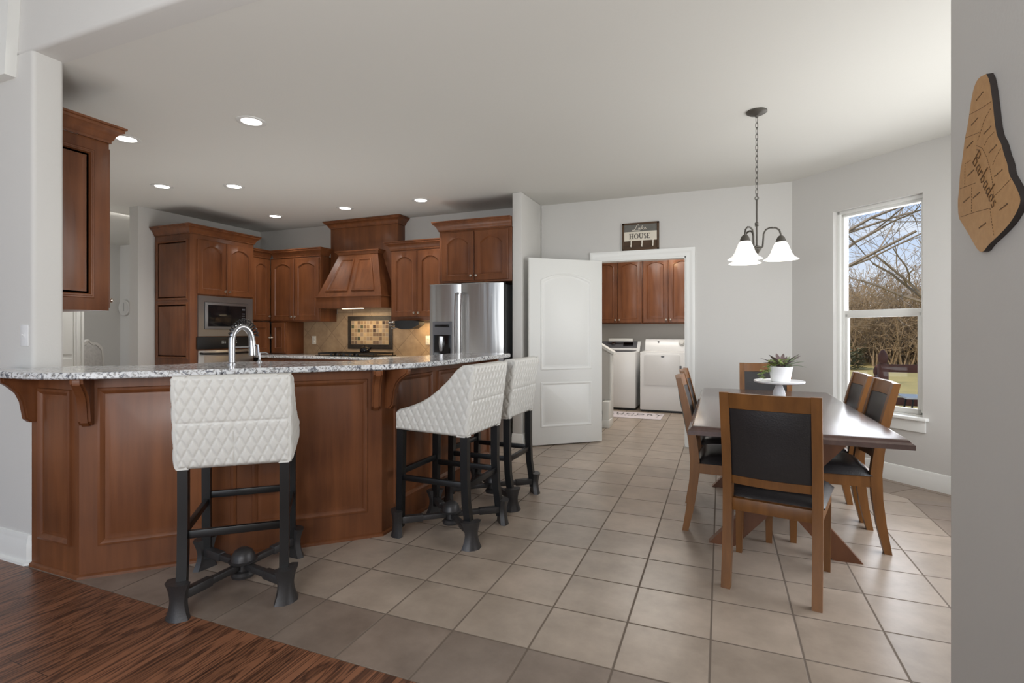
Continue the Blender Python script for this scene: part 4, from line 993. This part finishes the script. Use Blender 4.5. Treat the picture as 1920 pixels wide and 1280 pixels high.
# recessed ceiling lights
spots = [(-3.109, 2.727, 'white recessed ceiling light nearest the camera'), (-4.295, 2.612, 'white recessed ceiling light just beside the far left wall cabinet crown'),
         (-5.358, 3.605, 'white recessed ceiling light left of the middle pair'), (-4.668, 3.883, 'white recessed ceiling light right of the middle pair'),
         (-5.382, 5.091, 'white recessed ceiling light above the corner wall cabinets'), (-4.244, 5.079, 'white recessed ceiling light above the range hood'),
         (-3.182, 5.093, 'white recessed ceiling light in front of the cabinet over the refrigerator')]
proto = None
for (x, y, lb) in spots:
    if proto is None:
        proto = thing('ceiling_light', lb, 'ceiling light', (x, y, CZ), 0, 'recessed kitchen lights')
        bm = B(); lathe(bm, [(0.100, -0.0005), (0.100, -0.004), (0.092, -0.008), (0.070, -0.006), (0.066, -0.002), (0.066, -0.0005)], 32, cap0=False, cap1=False); finish('trim_ring', bm, M['ring'], proto)
        bm = B(); lathe(bm, [(0.068, -0.0004), (0.066, -0.0038), (0.002, -0.005)], 28); finish('lens', bm, M['lit'], proto)
    else: dup(proto, (x, y, CZ), 0, lb)
    lamp('ceiling_spot', 'SPOT', (x, y, CZ-0.02), 30, (1, 0.97, 0.93), size=0.06, spot=130)

# ---------------------------------------------------------------- lettering by strokes
def strokes(bm, polylines, r, Mx, n=6):
    for pl in polylines: tube(bm, [(x, y, 0.0) for x, y in pl], r, n, Mx=Mx)
def serif_word(bm, word, h, Mx, th):
    """capitals built from bars with serifs, in a frame of x right, y up"""
    x = 0
    def bar(x0, y0, x1, y1): box(bm, x0, y0, 0, x1, y1, 0.0015, 0, Mx)
    def arcp(cx, cy, rx, ry, a0, a1, w):
        k = 14; prev = None
        for i in range(k):
            q0, q1 = R(a0+(a1-a0)*i/k), R(a0+(a1-a0)*(i+1)/k)
            wa = lambda q: w*(0.45+0.55*abs(math.cos(q)))
            pts = [(cx+rx*math.cos(q0), cy+ry*math.sin(q0)), (cx+rx*math.cos(q1), cy+ry*math.sin(q1)), (cx+(rx-wa(q1))*math.cos(q1), cy+(ry-wa(q1))*math.sin(q1)), (cx+(rx-wa(q0))*math.cos(q0), cy+(ry-wa(q0))*math.sin(q0))]
            loft(bm, [[(a, b_, 0) for a, b_ in pts], [(a, b_, 0.0015) for a, b_ in pts]], Mx=Mx)
    tn = th*0.45
    for c in word:
        if c == 'H':
            for o_ in (0.12, 0.62): bar(x+h*o_-th/2, 0, x+h*o_+th/2, h); bar(x+h*o_-th*1.2, 0, x+h*o_+th*1.2, tn); bar(x+h*o_-th*1.2, h-tn, x+h*o_+th*1.2, h)
            bar(x+h*0.12, h*0.5-tn/2, x+h*0.62, h*0.5+tn/2); x += h*0.86
        elif c == 'O': arcp(x+h*0.42, h*0.5, h*0.42, h*0.52, 0, 360, th); x += h*0.97
        elif c == 'U':
            bar(x+h*0.1-th/2, h*0.3, x+h*0.1+th/2, h); bar(x+h*0.6-tn/2, h*0.3, x+h*0.6+tn/2, h); bar(x+h*0.1-th*1.2, h-tn, x+h*0.1+th*1.2, h); bar(x+h*0.6-th, h-tn, x+h*0.6+th, h)
            arcp(x+h*0.345, h*0.31, h*0.27, h*0.32, 180, 360, th*0.8); x += h*0.82
        elif c == 'S': arcp(x+h*0.27, h*0.74, h*0.22, h*0.27, 40, 275, th*0.9); arcp(x+h*0.27, h*0.26, h*0.24, h*0.27, -140, 95, th*0.9); x += h*0.64
        elif c == 'E':
            bar(x+h*0.1-th/2, 0, x+h*0.1+th/2, h); bar(x+h*0.0, 0, x+h*0.5, tn); bar(x+h*0.0, h-tn, x+h*0.48, h); bar(x+h*0.1, h*0.5-tn/2, x+h*0.36, h*0.5+tn/2); bar(x+h*0.5-tn, 0, x+h*0.5, h*0.2); bar(x+h*0.48-tn, h*0.82, x+h*0.48, h); x += h*0.62
    return x

# lake house sign
SG = thing('wall_sign', 'wooden Lake House sign with three hooks resting on the doorway casing', 'sign', (-0.828, 5.86, 2.1405))
W2, H2 = 0.20, 0.305
bm = B()
for a in ((-W2, -0.022, 0, -W2+0.022, -0.001, H2), (W2-0.022, -0.022, 0, W2, -0.001, H2), (-W2, -0.022, 0, W2, -0.001, 0.018), (-W2, -0.022, H2-0.02, W2, -0.001, H2)): box(bm, *a, bev=0.002)
finish('frame', bm, M['signwood'], SG)
bm = B(); box(bm, -W2+0.02, -0.015, 0.018, W2-0.02, -0.002, 0.105); finish('lower_board', bm, M['signwood'], SG)
bm = B(); box(bm, -W2+0.02, -0.015, 0.205, W2-0.02, -0.002, H2-0.018); finish('upper_board', bm, M['signgrey'], SG)
bm = B(); box(bm, -W2+0.018, -0.017, 0.105, W2-0.018, -0.002, 0.206); finish('cream_board', bm, M['signcream'], SG)
bm = B(); serif_word(bm, 'HOUSE', 0.058, FR((-0.118, -0.0172, 0.126), 0), 0.010); finish('house_lettering', bm, M['signink'], SG)
bm = B(); LK = FR((-0.10, -0.0155, 0.214), 0)
strokes(bm, [[(0.078, 0.058), (0.085, 0.066), (0.078, 0.072), (0.062, 0.06), (0.048, 0.03), (0.03, 0.008), (0.012, 0.003), (0.008, 0.01), (0.022, 0.012), (0.045, 0.006), (0.075, 0.004), (0.098, 0.008)],
             [(0.095, 0.03), (0.082, 0.032), (0.074, 0.02), (0.080, 0.014), (0.092, 0.024), (0.097, 0.03), (0.096, 0.016), (0.104, 0.015)],
             [(0.108, 0.014), (0.122, 0.058)], [(0.134, 0.034), (0.116, 0.024), (0.134, 0.012), (0.14, 0.014)],
             [(0.142, 0.02), (0.158, 0.028), (0.156, 0.036), (0.146, 0.03), (0.144, 0.018), (0.154, 0.012), (0.168, 0.02)]], 0.0024, LK)
finish('lake_lettering', bm, M['cream'], SG)
for k in range(3):
    bm = B(); x = -0.10+0.118*k
    tube(bm, [(x, -0.018, 0.112), (x, -0.022, 0.09), (x, -0.024, 0.06), (x, -0.032, 0.036), (x, -0.044, 0.04), (x, -0.048, 0.055)], [0.006, 0.007, 0.006, 0.006, 0.006, 0.008], 8); finish('hook', bm, M['cream'], SG)

# carved wooden island map on the right wall (coordinates are y, z on the wall)
OUT = [(1.3288, 1.7604), (1.36, 1.7672), (1.378, 1.762), (1.3914, 1.746), (1.4043, 1.7139), (1.412, 1.6894), (1.4277, 1.664), (1.4398, 1.6224), (1.4521, 1.5978), (1.4579, 1.5567), (1.4647, 1.5333), (1.4604, 1.4966), (1.4398, 1.4783), (1.4081, 1.45), (1.3854, 1.4275), (1.3635, 1.4076), (1.3425, 1.4013), (1.3188, 1.4138), (1.2898, 1.4217), (1.2476, 1.4354), (1.2194, 1.4504), (1.2021, 1.4667), (1.1989, 1.4773), (1.2085, 1.4939), (1.2249, 1.5154), (1.239, 1.531), (1.2447, 1.5533), (1.2564, 1.5718), (1.2683, 1.5998), (1.2836, 1.6172), (1.293, 1.6453), (1.2993, 1.6788), (1.3057, 1.7064), (1.3155, 1.7422)]
LN = [[(1.4043, 1.7071), (1.3564, 1.7), (1.3057, 1.6955)], [(1.4238, 1.6636), (1.3891, 1.658), (1.3564, 1.6524)], [(1.309, 1.6827), (1.3356, 1.6708), (1.3529, 1.6512), (1.3671, 1.6364)], [(1.2961, 1.6309), (1.3221, 1.6275), (1.337, 1.6165)], [(1.2695, 1.5896), (1.2898, 1.5792), (1.3025, 1.566)], [(1.3707, 1.6293), (1.3459, 1.6162), (1.3255, 1.5903), (1.3122, 1.5641), (1.3025, 1.5363), (1.2974, 1.5044)], [(1.2974, 1.5044), (1.2653, 1.5127), (1.2305, 1.5222)], [(1.4521, 1.5595), (1.3744, 1.5523)], [(1.4277, 1.5561), (1.4253, 1.6076), (1.3967, 1.6074)], [(1.3929, 1.5471), (1.3944, 1.4933)], [(1.448, 1.4958), (1.378, 1.4915), (1.3122, 1.4853)], [(1.3122, 1.4853), (1.3057, 1.4588), (1.2961, 1.4258)]]
TXT = [(1.3564, 1.7262), (1.3795, 1.6824), (1.3235, 1.6439), (1.4027, 1.641), (1.3012, 1.599), (1.2786, 1.5452), (1.3982, 1.579), (1.3707, 1.5248), (1.4182, 1.5267), (1.2593, 1.4751), (1.3445, 1.4561)]
kk = 0.508/0.497   # the board is 11 mm thick: bring the outline from 23 mm to 12 mm off the wall
sc2 = lambda p: (p[0]*kk, 1.24+(p[1]-1.24)*kk)
OUT = [sc2(p) for p in OUT]; LN = [[sc2(p) for p in l] for l in LN]; TXT = [sc2(p) for p in TXT]
MP = thing('wall_map', 'carved wooden Barbados island map hung on the right-hand wall', 'wall decoration', (0.52, 1.335, 1.58))
MO = Matrix.Translation((-0.52, -1.335, -1.58))
bm = B(); OC = OUT + [OUT[0]]; sm = smooth_poly(OC, 1)[:-1]
v0 = [bm.verts.new(MO @ Vector((0.5195, y, z))) for y, z in sm]; v1 = [bm.verts.new(MO @ Vector((0.508, y, z))) for y, z in sm]
for i in range(len(sm)):
    j = (i+1) % len(sm); f = bm.faces.new((v0[i], v0[j], v1[j], v1[i])); f.material_index = 1
bm.faces.new(v0).material_index = 1; bm.faces.new(v1).material_index = 0
finish('map_board', bm, [M['mapwood'], M['mapedge']], MP, 30)
for pl in LN:
    pts = [Vector((0.5078, y, z)) for y, z in pl]; bm = B()
    for a, b_ in zip(pts, pts[1:]):
        n = max(2, int((b_-a).length/0.006))
        for k in range(n): tube(bm, [a.lerp(b_, k/n), a.lerp(b_, (k+0.6)/n)], 0.0006, 4, Mx=MO)
    finish('dashed_border', bm, M['engrave'], MP, 0)
bm = B(); rr = random.Random(3)
for (y, z) in TXT:
    for k in range(6):
        yy = y+0.014-k*0.0056; h = rr.choice((0.004, 0.006, 0.005))
        box(bm, 0.5073, yy-0.0016, z-0.003+k*0.0009, 0.5082, yy+0.0016, z-0.003+k*0.0009+h*0.55, Mx=MO)
finish('place_names', bm, M['engrave'], MP, 0)
GL = {'B': ([[(0.1, 0), (0.25, 1.0)], [(-0.1, 0.8), (0.25, 1.0), (0.6, 0.92), (0.62, 0.65), (0.22, 0.52), (0.6, 0.4), (0.55, 0.05), (0.1, 0.0)]], 0.8),
      'a': ([[(0.5, 0.45), (0.2, 0.45), (0.08, 0.2), (0.2, 0.0), (0.42, 0.12), (0.5, 0.45), (0.46, 0.05), (0.6, 0.05)]], 0.66),
      'r': ([[(0.05, 0.0), (0.12, 0.45), (0.14, 0.3), (0.3, 0.46), (0.42, 0.4)]], 0.5), 'b': ([[(0.2, 1.0), (0.06, 0.05), (0.3, 0.0), (0.46, 0.25), (0.3, 0.46), (0.1, 0.3)]], 0.58),
      'd': ([[(0.46, 0.45), (0.2, 0.45), (0.06, 0.2), (0.2, 0.0), (0.42, 0.12), (0.6, 1.0), (0.46, 0.05), (0.6, 0.03)]], 0.68),
      'o': ([[(0.3, 0.46), (0.1, 0.36), (0.08, 0.1), (0.26, 0.0), (0.46, 0.14), (0.44, 0.38), (0.3, 0.46), (0.55, 0.44)]], 0.58),
      's': ([[(0.42, 0.42), (0.2, 0.44), (0.16, 0.3), (0.38, 0.18), (0.3, 0.0), (0.05, 0.04)]], 0.5)}
b0, b1 = Vector(sc2((1.3891, 1.6008))), Vector(sc2((1.2993, 1.4800))); dr = (b1-b0).normalized(); upv = Vector((-dr.y, dr.x))
if upv.y < 0: upv = -upv
tot = sum(GL[c][1] for c in 'Barbados'); sc_ = (b1-b0).length/tot; x = 0
bm = B()
for c in 'Barbados':
    for pl in GL[c][0]:
        tube(bm, [(0.5075, (b0+dr*(x+px)*sc_+upv*py*sc_*1.15).x, (b0+dr*(x+px)*sc_+upv*py*sc_*1.15).y) for px, py in pl], 0.0011, 5, Mx=MO)
    x += GL[c][1]
finish('island_name', bm, M['engrave'], MP, 0)

# ---------------------------------------------------------------- laundry room contents
t = thing('dryer', 'white clothes dryer with a wide front door', 'dryer', (-0.825, 8.18, 0))
bm = B(); box(bm, -0.34, 0.0, 0.03, 0.34, 0.68, 0.925, 0.012); finish('body', bm, M['white'], t)
bm = B(); box(bm, -0.335, 0.03, 0.004, 0.335, 0.66, 0.03); finish('plinth', bm, M['blackpl'], t)
bm = B(); pr_ = rounded_rect(-0.275, 0.415, 0.255, 0.90, 0.05, ('ne', 'nw')); Mf = FR((0, 0, 0), 0)
loft(bm, [[(x, y, -0.001) for x, y in pr_], [(x, y, 0.010) for x, y in inset(pr_, 0.002)], [(x, y, 0.014) for x, y in inset(pr_, 0.010)]], Mx=Mf); d = finish('door', bm, M['white'], t, 40)
bm = B(); box(bm, 0.245, -0.018, 0.64, 0.275, 0.0, 0.72, 0.004); finish('door_handle', bm, M['grey'], d)
bm = B(); pr_ = [(0.50, 0.925), (0.66, 0.925), (0.66, 1.105), (0.58, 1.11), (0.53, 1.06)]
loft(bm, [[(-0.33, y, z) for y, z in pr_], [(0.33, y, z) for y, z in pr_]]); finish('control_console', bm, M['white'], t)
CM = Matrix.Translation((0.24, 0.555, 1.045)) @ Matrix.Rotation(R(65), 4, 'X')
bm = B(); lathe(bm, [(0.05, 0), (0.05, 0.02), (0.036, 0.026), (0.034, 0.045), (0.002, 0.047)], 24, Matrix.Translation((0.24, 0.535, 1.055)) @ Matrix.Rotation(R(72), 4, 'X')); finish('timer_dial', bm, M['ring'], t)
bm = B(); lathe(bm, [(0.016, 0), (0.014, 0.02), (0.002, 0.022)], 16, Matrix.Translation((-0.12, 0.54, 1.065)) @ Matrix.Rotation(R(72), 4, 'X')); finish('cycle_knob', bm, M['grey'], t)
bm = B(); lathe(bm, [(0.026, 0), (0.024, 0.003), (0.002, 0.004)], 20, FR((0, -0.014, 0.855), 0) @ Matrix.Diagonal((1, 0.45, 1, 1))); finish('badge', bm, M['grey'], t)

t = thing('washing_machine', 'white top-loading washing machine with dark grey lid', 'washing machine', (-1.58, 8.22, 0))
bm = B(); box(bm, -0.34, 0.0, 0.035, 0.34, 0.66, 0.915, 0.012); finish('body', bm, M['white'], t)
bm = B(); box(bm, -0.33, 0.03, 0.004, 0.33, 0.64, 0.035); finish('plinth', bm, M['blackpl'], t)
bm = B(); box(bm, -0.31, 0.02, 0.912, 0.29, 0.46, 0.935, 0.01); finish('lid', bm, M['grey'], t)
bm = B(); pr_ = [(0.44, 0.912), (0.655, 0.912), (0.655, 1.07), (0.60, 1.07), (0.47, 0.955)]
loft(bm, [[(-0.34, y, z) for y, z in pr_], [(0.34, y, z) for y, z in pr_]]); finish('control_console', bm, M['white'], t)
SM = Matrix.Translation((0, 0.537, 1.0145)) @ Matrix.Rotation(R(41.5), 4, 'X')
bm = B(); box(bm, -0.31, -0.08, 0, 0.29, 0.08, 0.006, 0.002, SM); p_ = finish('control_panel', bm, M['grey'], t)
bm = B(); box(bm, 0.06, -0.03, 0.005, 0.22, 0.05, 0.009, 0.001, SM); finish('display', bm, M['glassblk'], p_)
bm = B(); lathe(bm, [(0.035, 0.005), (0.033, 0.03), (0.002, 0.034)], 20, SM @ Matrix.Translation((-0.10, 0, 0))); finish('cycle_knob', bm, M['chrome'], p_)
bm = B(); box(bm, -0.30, -0.004, 0.80, -0.235, 0.001, 0.835, 0.001); finish('badge', bm, M['grey'], t)
bm = B(); box(bm, -1.76, 8.72, 1.0705, -1.36, 8.735, 1.12, 0.003); box(bm, -1.62, 8.719, 1.085, -1.50, 8.7195, 1.095, 0.0)
tag(finish('paper_strip', bm, M['paper']), 'narrow white paper strip standing on the back of the washing machine', 'paper')

t = thing('laundry_mat', 'pale lavender floor mat with LAUNDRY lettering before the washer', 'mat', (-1.25, 7.74, 0.0))
bm = B(); box(bm, -0.47, -0.26, 0.0005, 0.47, 0.26, 0.009, 0.003); finish('mat_pad', bm, M['matfab'], t)
def font_mesh(name, body, size, parent, m, loc, rot=(0, 0, 0)):
    c = bpy.data.curves.new(name, 'FONT'); c.body = body; c.size = size; c.align_x = 'CENTER'; c.extrude = 0.0006; c.space_character = 1.25
    o = bpy.data.objects.new(name+'_tmp', c); COL.objects.link(o)
    bpy.context.view_layer.update()
    me = bpy.data.meshes.new_from_object(o.evaluated_get(bpy.context.evaluated_depsgraph_get()))
    bpy.data.objects.remove(o); me.name = name; me.materials.clear(); me.materials.append(m)
    q = bpy.data.objects.new(name, me); COL.objects.link(q); q.parent = parent; q.location = loc; q.rotation_euler = rot
    return q
font_mesh('mat_lettering', 'LAUNDRY', 0.17, t, M['blackpl'], (0, 0.03, 0.0098))
bm = B()
for k in range(8): lathe(bm, [(0.02, 0.0092), (0.014, 0.0104)], 6, Matrix.Translation((-0.16+k*0.05, -0.06+0.012*(k % 2), 0)))
for sx in (-0.4, 0.4):
    for k in range(3): lathe(bm, [(0.016, 0.0092), (0.012, 0.0104)], 5, Matrix.Translation((sx, -0.12+0.1*k, 0)))
finish('mat_motif', bm, M['grey'], t)

# stairs in the laundry room: half wall with sloped cap, tread, newel
bm = B()
hw = [(-2.6, 0), (-1.36, 0), (-1.36, 0.97), (-2.6, 1.72)]
loft(bm, [[(x, 6.80, z) for x, z in hw], [(x, 6.92, z) for x, z in hw]]); struct('wall_stair', bm, M['wall'], 0)
bm = B(); cp = [(-1.30, 0.935), (-1.30, 0.965), (-2.6, 1.755), (-2.6, 1.715), (-1.345, 0.955)]
loft(bm, [[(x, 6.77, z) for x, z in cp], [(x, 6.95, z) for x, z in cp]]); box(bm, -1.36, 6.79, 0, -1.335, 6.93, 0.95, 0.003)
struct('trim_4', bm, M['trim'])
bm = B(); box(bm, -1.42, 6.62, 0, -1.335, 6.80, 0.335, 0.004); box(bm, -1.43, 6.605, 0, -1.325, 6.81, 0.10, 0.004); struct('trim_5', bm, M['trim'])
t = thing('stair_step', 'white stair step with grey tread behind the open door', 'step', (-1.98, 6.42, 0))
bm = B(); box(bm, -0.6, 0.0, 0, 0.555, 0.375, 0.165); finish('riser', bm, M['trim'], t)
bm = B(); box(bm, -0.6, -0.02, 0.165, 0.56, 0.375, 0.19, 0.004); finish('tread', bm, M['tread'], t)
t = thing('laundry_light', 'small brass ceiling light hanging before the laundry cabinets', 'light', (-0.80, 8.25, 0))
bm = B(); tube(bm, [(0, 0, 2.74), (0, 0, 2.42)], 0.008, 8); finish('rod', bm, M['brass'], t)
bm = B(); lathe(bm, [(0.012, 2.425), (0.042, 2.42), (0.044, 2.405), (0.03, 2.40)], 20); finish('shade', bm, M['brass'], t)
bm = B(); lathe(bm, [(0.012, 2.402), (0.016, 2.385), (0.010, 2.362), (0.002, 2.355)], 14); finish('bulb', bm, M['warm'], t)
lamp('laundry_bulb', 'POINT', (-0.72, 8.42, 2.36), 1.6, (1, 0.72, 0.36), size=0.03)

# ---------------------------------------------------------------- dining room beyond
t = thing('wall_clock', 'round pale grey clock on the far dining room wall', 'clock', (-9.60, 5.83, 1.65))
bm = B(); lathe(bm, [(0.14, 0.001), (0.14, 0.035), (0.132, 0.042), (0.124, 0.037), (0.002, 0.037)], 36, FR((0, 0, 0), 0)); finish('clock_body', bm, M['clockf'], t)
bm = B(); box(bm, -0.003, 0, 0.036, 0.003, 0.09, 0.040, 0, FR((0, 0, 0), 0)); box(bm, -0.003, -0.06, 0.036, 0.003, 0, 0.040, 0, FR((0, 0, 0), 0)); finish('hands', bm, M['grey'], t)
def ornate_chair(label, loc, rz, mf):
    t = thing('armless_chair', label, 'chair', loc, rz)
    bm = B(); K = 24
    def outl(d):
        pts = []
        for k in range(K+1):
            q = -1+2*k/K; x = q*(0.23-d)*(1+0.08*(1-abs(q))); z = 1.10-d-0.10*abs(q)**2.6+0.02*math.cos(q*9)*(1-abs(q))
            pts.append((x, z))
        return pts + [(0.19-d, 0.55+d), (-0.19+d, 0.55+d)]
    o_ = outl(0); i_ = outl(0.035)
    f = lambda pts, y: [(x, y-0.18*(z-0.5), z) for x, z in pts]
    loft(bm, [f(o_, -0.20), f(o_, -0.165), f(i_, -0.160), f(i_, -0.175)], True, True); lathe(bm, [(0.035, 0), (0.03, 0.02), (0.002, 0.03)], 12, Matrix.Translation((0, -0.29, 1.10)) @ Matrix.Rotation(R(0), 4, 'X')); finish('back_frame', bm, M['silver'], t)
    bm = B(); j_ = outl(0.04); loft(bm, [f(j_, -0.178), f(j_, -0.162), f(outl(0.07), -0.148)], True, True); finish('back_cushion', bm, mf, t)
    bm = B(); box(bm, -0.24, -0.22, 0.40, 0.24, 0.24, 0.50, 0.03); finish('seat', bm, mf, t)
    for x in (-0.2, 0.2):
        for y in (-0.19, 0.2):
            bm = B(); tube(bm, [(x, y, 0.41), (x*1.05, y*1.08, 0.2), (x, y, 0.0)], [0.03, 0.02, 0.022], 8); finish('leg', bm, M['silver'], t)
    bm = B(); box(bm, -0.19, -0.235, 0.45, 0.19, -0.20, 0.56); finish('back_support', bm, M['silver'], t)
ornate_chair('ornate silver-framed brocade dining chair seen beyond the kitchen', (-8.02, 4.62, 0), -70, M['brocade'])
ornate_chair('dark upholstered dining chair half hidden behind the white door casing', (-8.70, 4.44, 0), -60, M['darkchair'])
t = thing('formal_dining_table', 'black dining table edge beside the ornate chair in the far room', 'table', (-7.62, 5.2, 0))
bm = B(); box(bm, -0.35, -0.2, 0.72, 0.75, 0.5, 0.77, 0.01); finish('tabletop', bm, M['darkwood'], t)
for x in (-0.27, 0.67):
    for y in (-0.12, 0.42):
        bm = B(); tube(bm, [(x, y, 0.72), (x, y, 0.35), (x, y, 0)], [0.04, 0.03, 0.035], 10); finish('leg', bm, M['darkwood'], t)

# ---------------------------------------------------------------- outdoors
bm = B(); box(bm, -30, 9.3, -0.9, 70, 120, -0.7); box(bm, 2.2, -20, -0.9, 70, 9.3, -0.7); struct('ground', bm, M['lawn'], 0)
bm = B(); box(bm, 1.0, 6.3, -0.24, 5.5, 8.6, -0.18)
for k in range(6): box(bm, 1.2+k*0.8, 6.4, -0.7, 1.3+k*0.8, 6.5, -0.24); box(bm, 1.2+k*0.8, 8.4, -0.7, 1.3+k*0.8, 8.5, -0.24)
struct('deck_floor', bm, M['deck'], 0)
t = thing('deck_railing', 'brown wooden deck railing with acorn-topped posts outside the window', 'railing', (1.74, 7.17, -0.18))
def post(x, y, h=1.04):
    bm = B(); box(bm, x-0.045, y-0.045, 0, x+0.045, y+0.045, h, 0.004)
    lathe(bm, [(0.036, 1.04), (0.033, 1.055), (0.046, 1.075), (0.05, 1.10), (0.048, 1.13), (0.036, 1.17), (0.018, 1.20), (0.002, 1.21)], 16, Matrix.Translation((x, y, h-1.04))); finish('post', bm, M['deck'], t)
post(0, 0); post(1.9, 0.0); post(0.39, 1.9, 0.76)
for z in (0.95, 0.57):
    bm = B(); box(bm, 0.04, -0.02, z, 1.86, 0.02, z+0.09, 0.003); finish('rail', bm, M['deck'], t)
    bm = B(); box(bm, -0.02, 0.03, z-0.25, 0.02, 1.88, z-0.16, 0.003, Matrix.Rotation(R(-11.5), 4, 'Z')); finish('rail', bm, M['deck'], t)
t = thing('patio_table', 'small patio table with pale top and thin legs by the deck railing', 'table', (2.0, 6.75, -0.18))
bm = B(); box(bm, -0.2, -0.18, 0.71, 0.25, 0.18, 0.73, 0.004); finish('tabletop', bm, M['ring'], t)
for x, y in ((-0.17, -0.15), (0.2, -0.15), (0.2, 0.15), (-0.17, 0.15)):
    bm = B(); tube(bm, [(x*0.7, y*0.7, 0.72), (x*1.3, y*1.3, 0)], 0.009, 6); finish('leg', bm, M['blackpl'], t)

def grow(bm, p, d, ln, r, depth, rg, twist=0.5, droop=0.0, minr=0.006, kids=(2, 3)):
    p = Vector(p); d = Vector(d).normalized(); K = 4; pts = [p.copy()]; rs = [r]
    for k in range(K):
        d = (d+Vector((rg.gauss(0, 0.16), rg.gauss(0, 0.16), rg.gauss(0.02, 0.12)-droop))).normalized()
        p = p+d*ln/K; pts.append(p.copy()); rs.append(max(minr*0.6, r*(1-0.45*(k+1)/K)))
    tube(bm, pts, rs, 5 if r > 0.03 else 3, caps=False)
    if depth <= 0: return
    for k in range(rg.randint(*kids)):
        i = rg.randint(2, K); q = (d+Vector((rg.gauss(0, twist), rg.gauss(0, twist), rg.gauss(0.08, twist*0.7)))).normalized()
        grow(bm, pts[i], q, ln*rg.uniform(0.6, 0.85), rs[i]*rg.uniform(0.55, 0.8), depth-1, rg, twist, droop, minr, kids)
def tree(name, label, loc, seed, h, r, dirs, depth=5, kids=(2, 3)):
    rg = random.Random(seed); t = thing(name, label, 'tree', loc, 0, 'bare trees outside the window')
    bm = B(); tube(bm, [(0, 0, -0.02), (0.05, 0, h*0.5), (0.02, 0.05, h)], [r*1.3, r, r*0.85], 8); finish('trunk', bm, M['bark'], t)
    bm = B()
    for d, ln in dirs: grow(bm, (0.02, 0.05, h*rg.uniform(0.75, 1.0)), d, ln, r*0.6, depth, rg, 0.5, 0.0, 0.008, kids)
    finish('branches', bm, M['bark'], t, 0)
tree('bare_tree', 'bare tree whose long branches reach in from the upper left of the window', (1.3, 14.0, -0.7), 4, 3.4, 0.085, (((1, 0.05, 0.42), 3.0), ((1, 0.15, 0.75), 3.2), ((1, 0.1, 0.2), 2.6), ((0.9, 0.2, 1.1), 3.0), ((0.2, 0.2, 1), 3)), 6)
tree('bare_tree', 'bare tree with upright limbs at the right edge of the window view', (8.3, 26.0, -0.7), 11, 3.0, 0.12, (((-0.4, 0, 1), 3.6), ((-0.8, 0.1, 0.8), 3.4), ((0.5, 0.1, 0.9), 3.2), ((-0.6, 0.2, 1.2), 3.8), ((-1, 0.1, 0.5), 3.2)), 6)
# thicket beyond the lawn
bm = B(); rg = random.Random(9)
for k in range(760):
    y = rg.uniform(34, 48); x = y*rg.uniform(0.12, 0.36); tall = rg.random() < 0.3
    grow(bm, (x, y, -0.75), (rg.gauss(0, 0.3), rg.gauss(0, 0.3), 1), rg.uniform(2.2, 3.2) if tall else rg.uniform(1.0, 1.9), 0.045, 3, rg, 0.7, 0.0, 0.016, (2, 4))
tag(finish('thicket', bm, M['twig'], None, 0), 'tangled brown winter brush across the far side of the lawn', 'brush', None, 'stuff')
bm = B(); rg = random.Random(10)
for (sx, sy) in ((5.7, 31.0),):
    for k in range(500):
        a = rg.uniform(0, 2*math.pi); e = rg.uniform(0, 1); rr_ = rg.uniform(0.4, 0.95)
        leaf(bm, (sx+1.1*rr_*math.cos(a), sy+0.8*rr_*math.sin(a), -0.7+1.4*e*rr_), (math.cos(a), math.sin(a), 0.5), 0.25, 0.07)
tag(finish('undergrowth', bm, M['shrub'], None, 0), 'dark green undergrowth at the edge of the lawn', 'undergrowth', None, 'stuff')
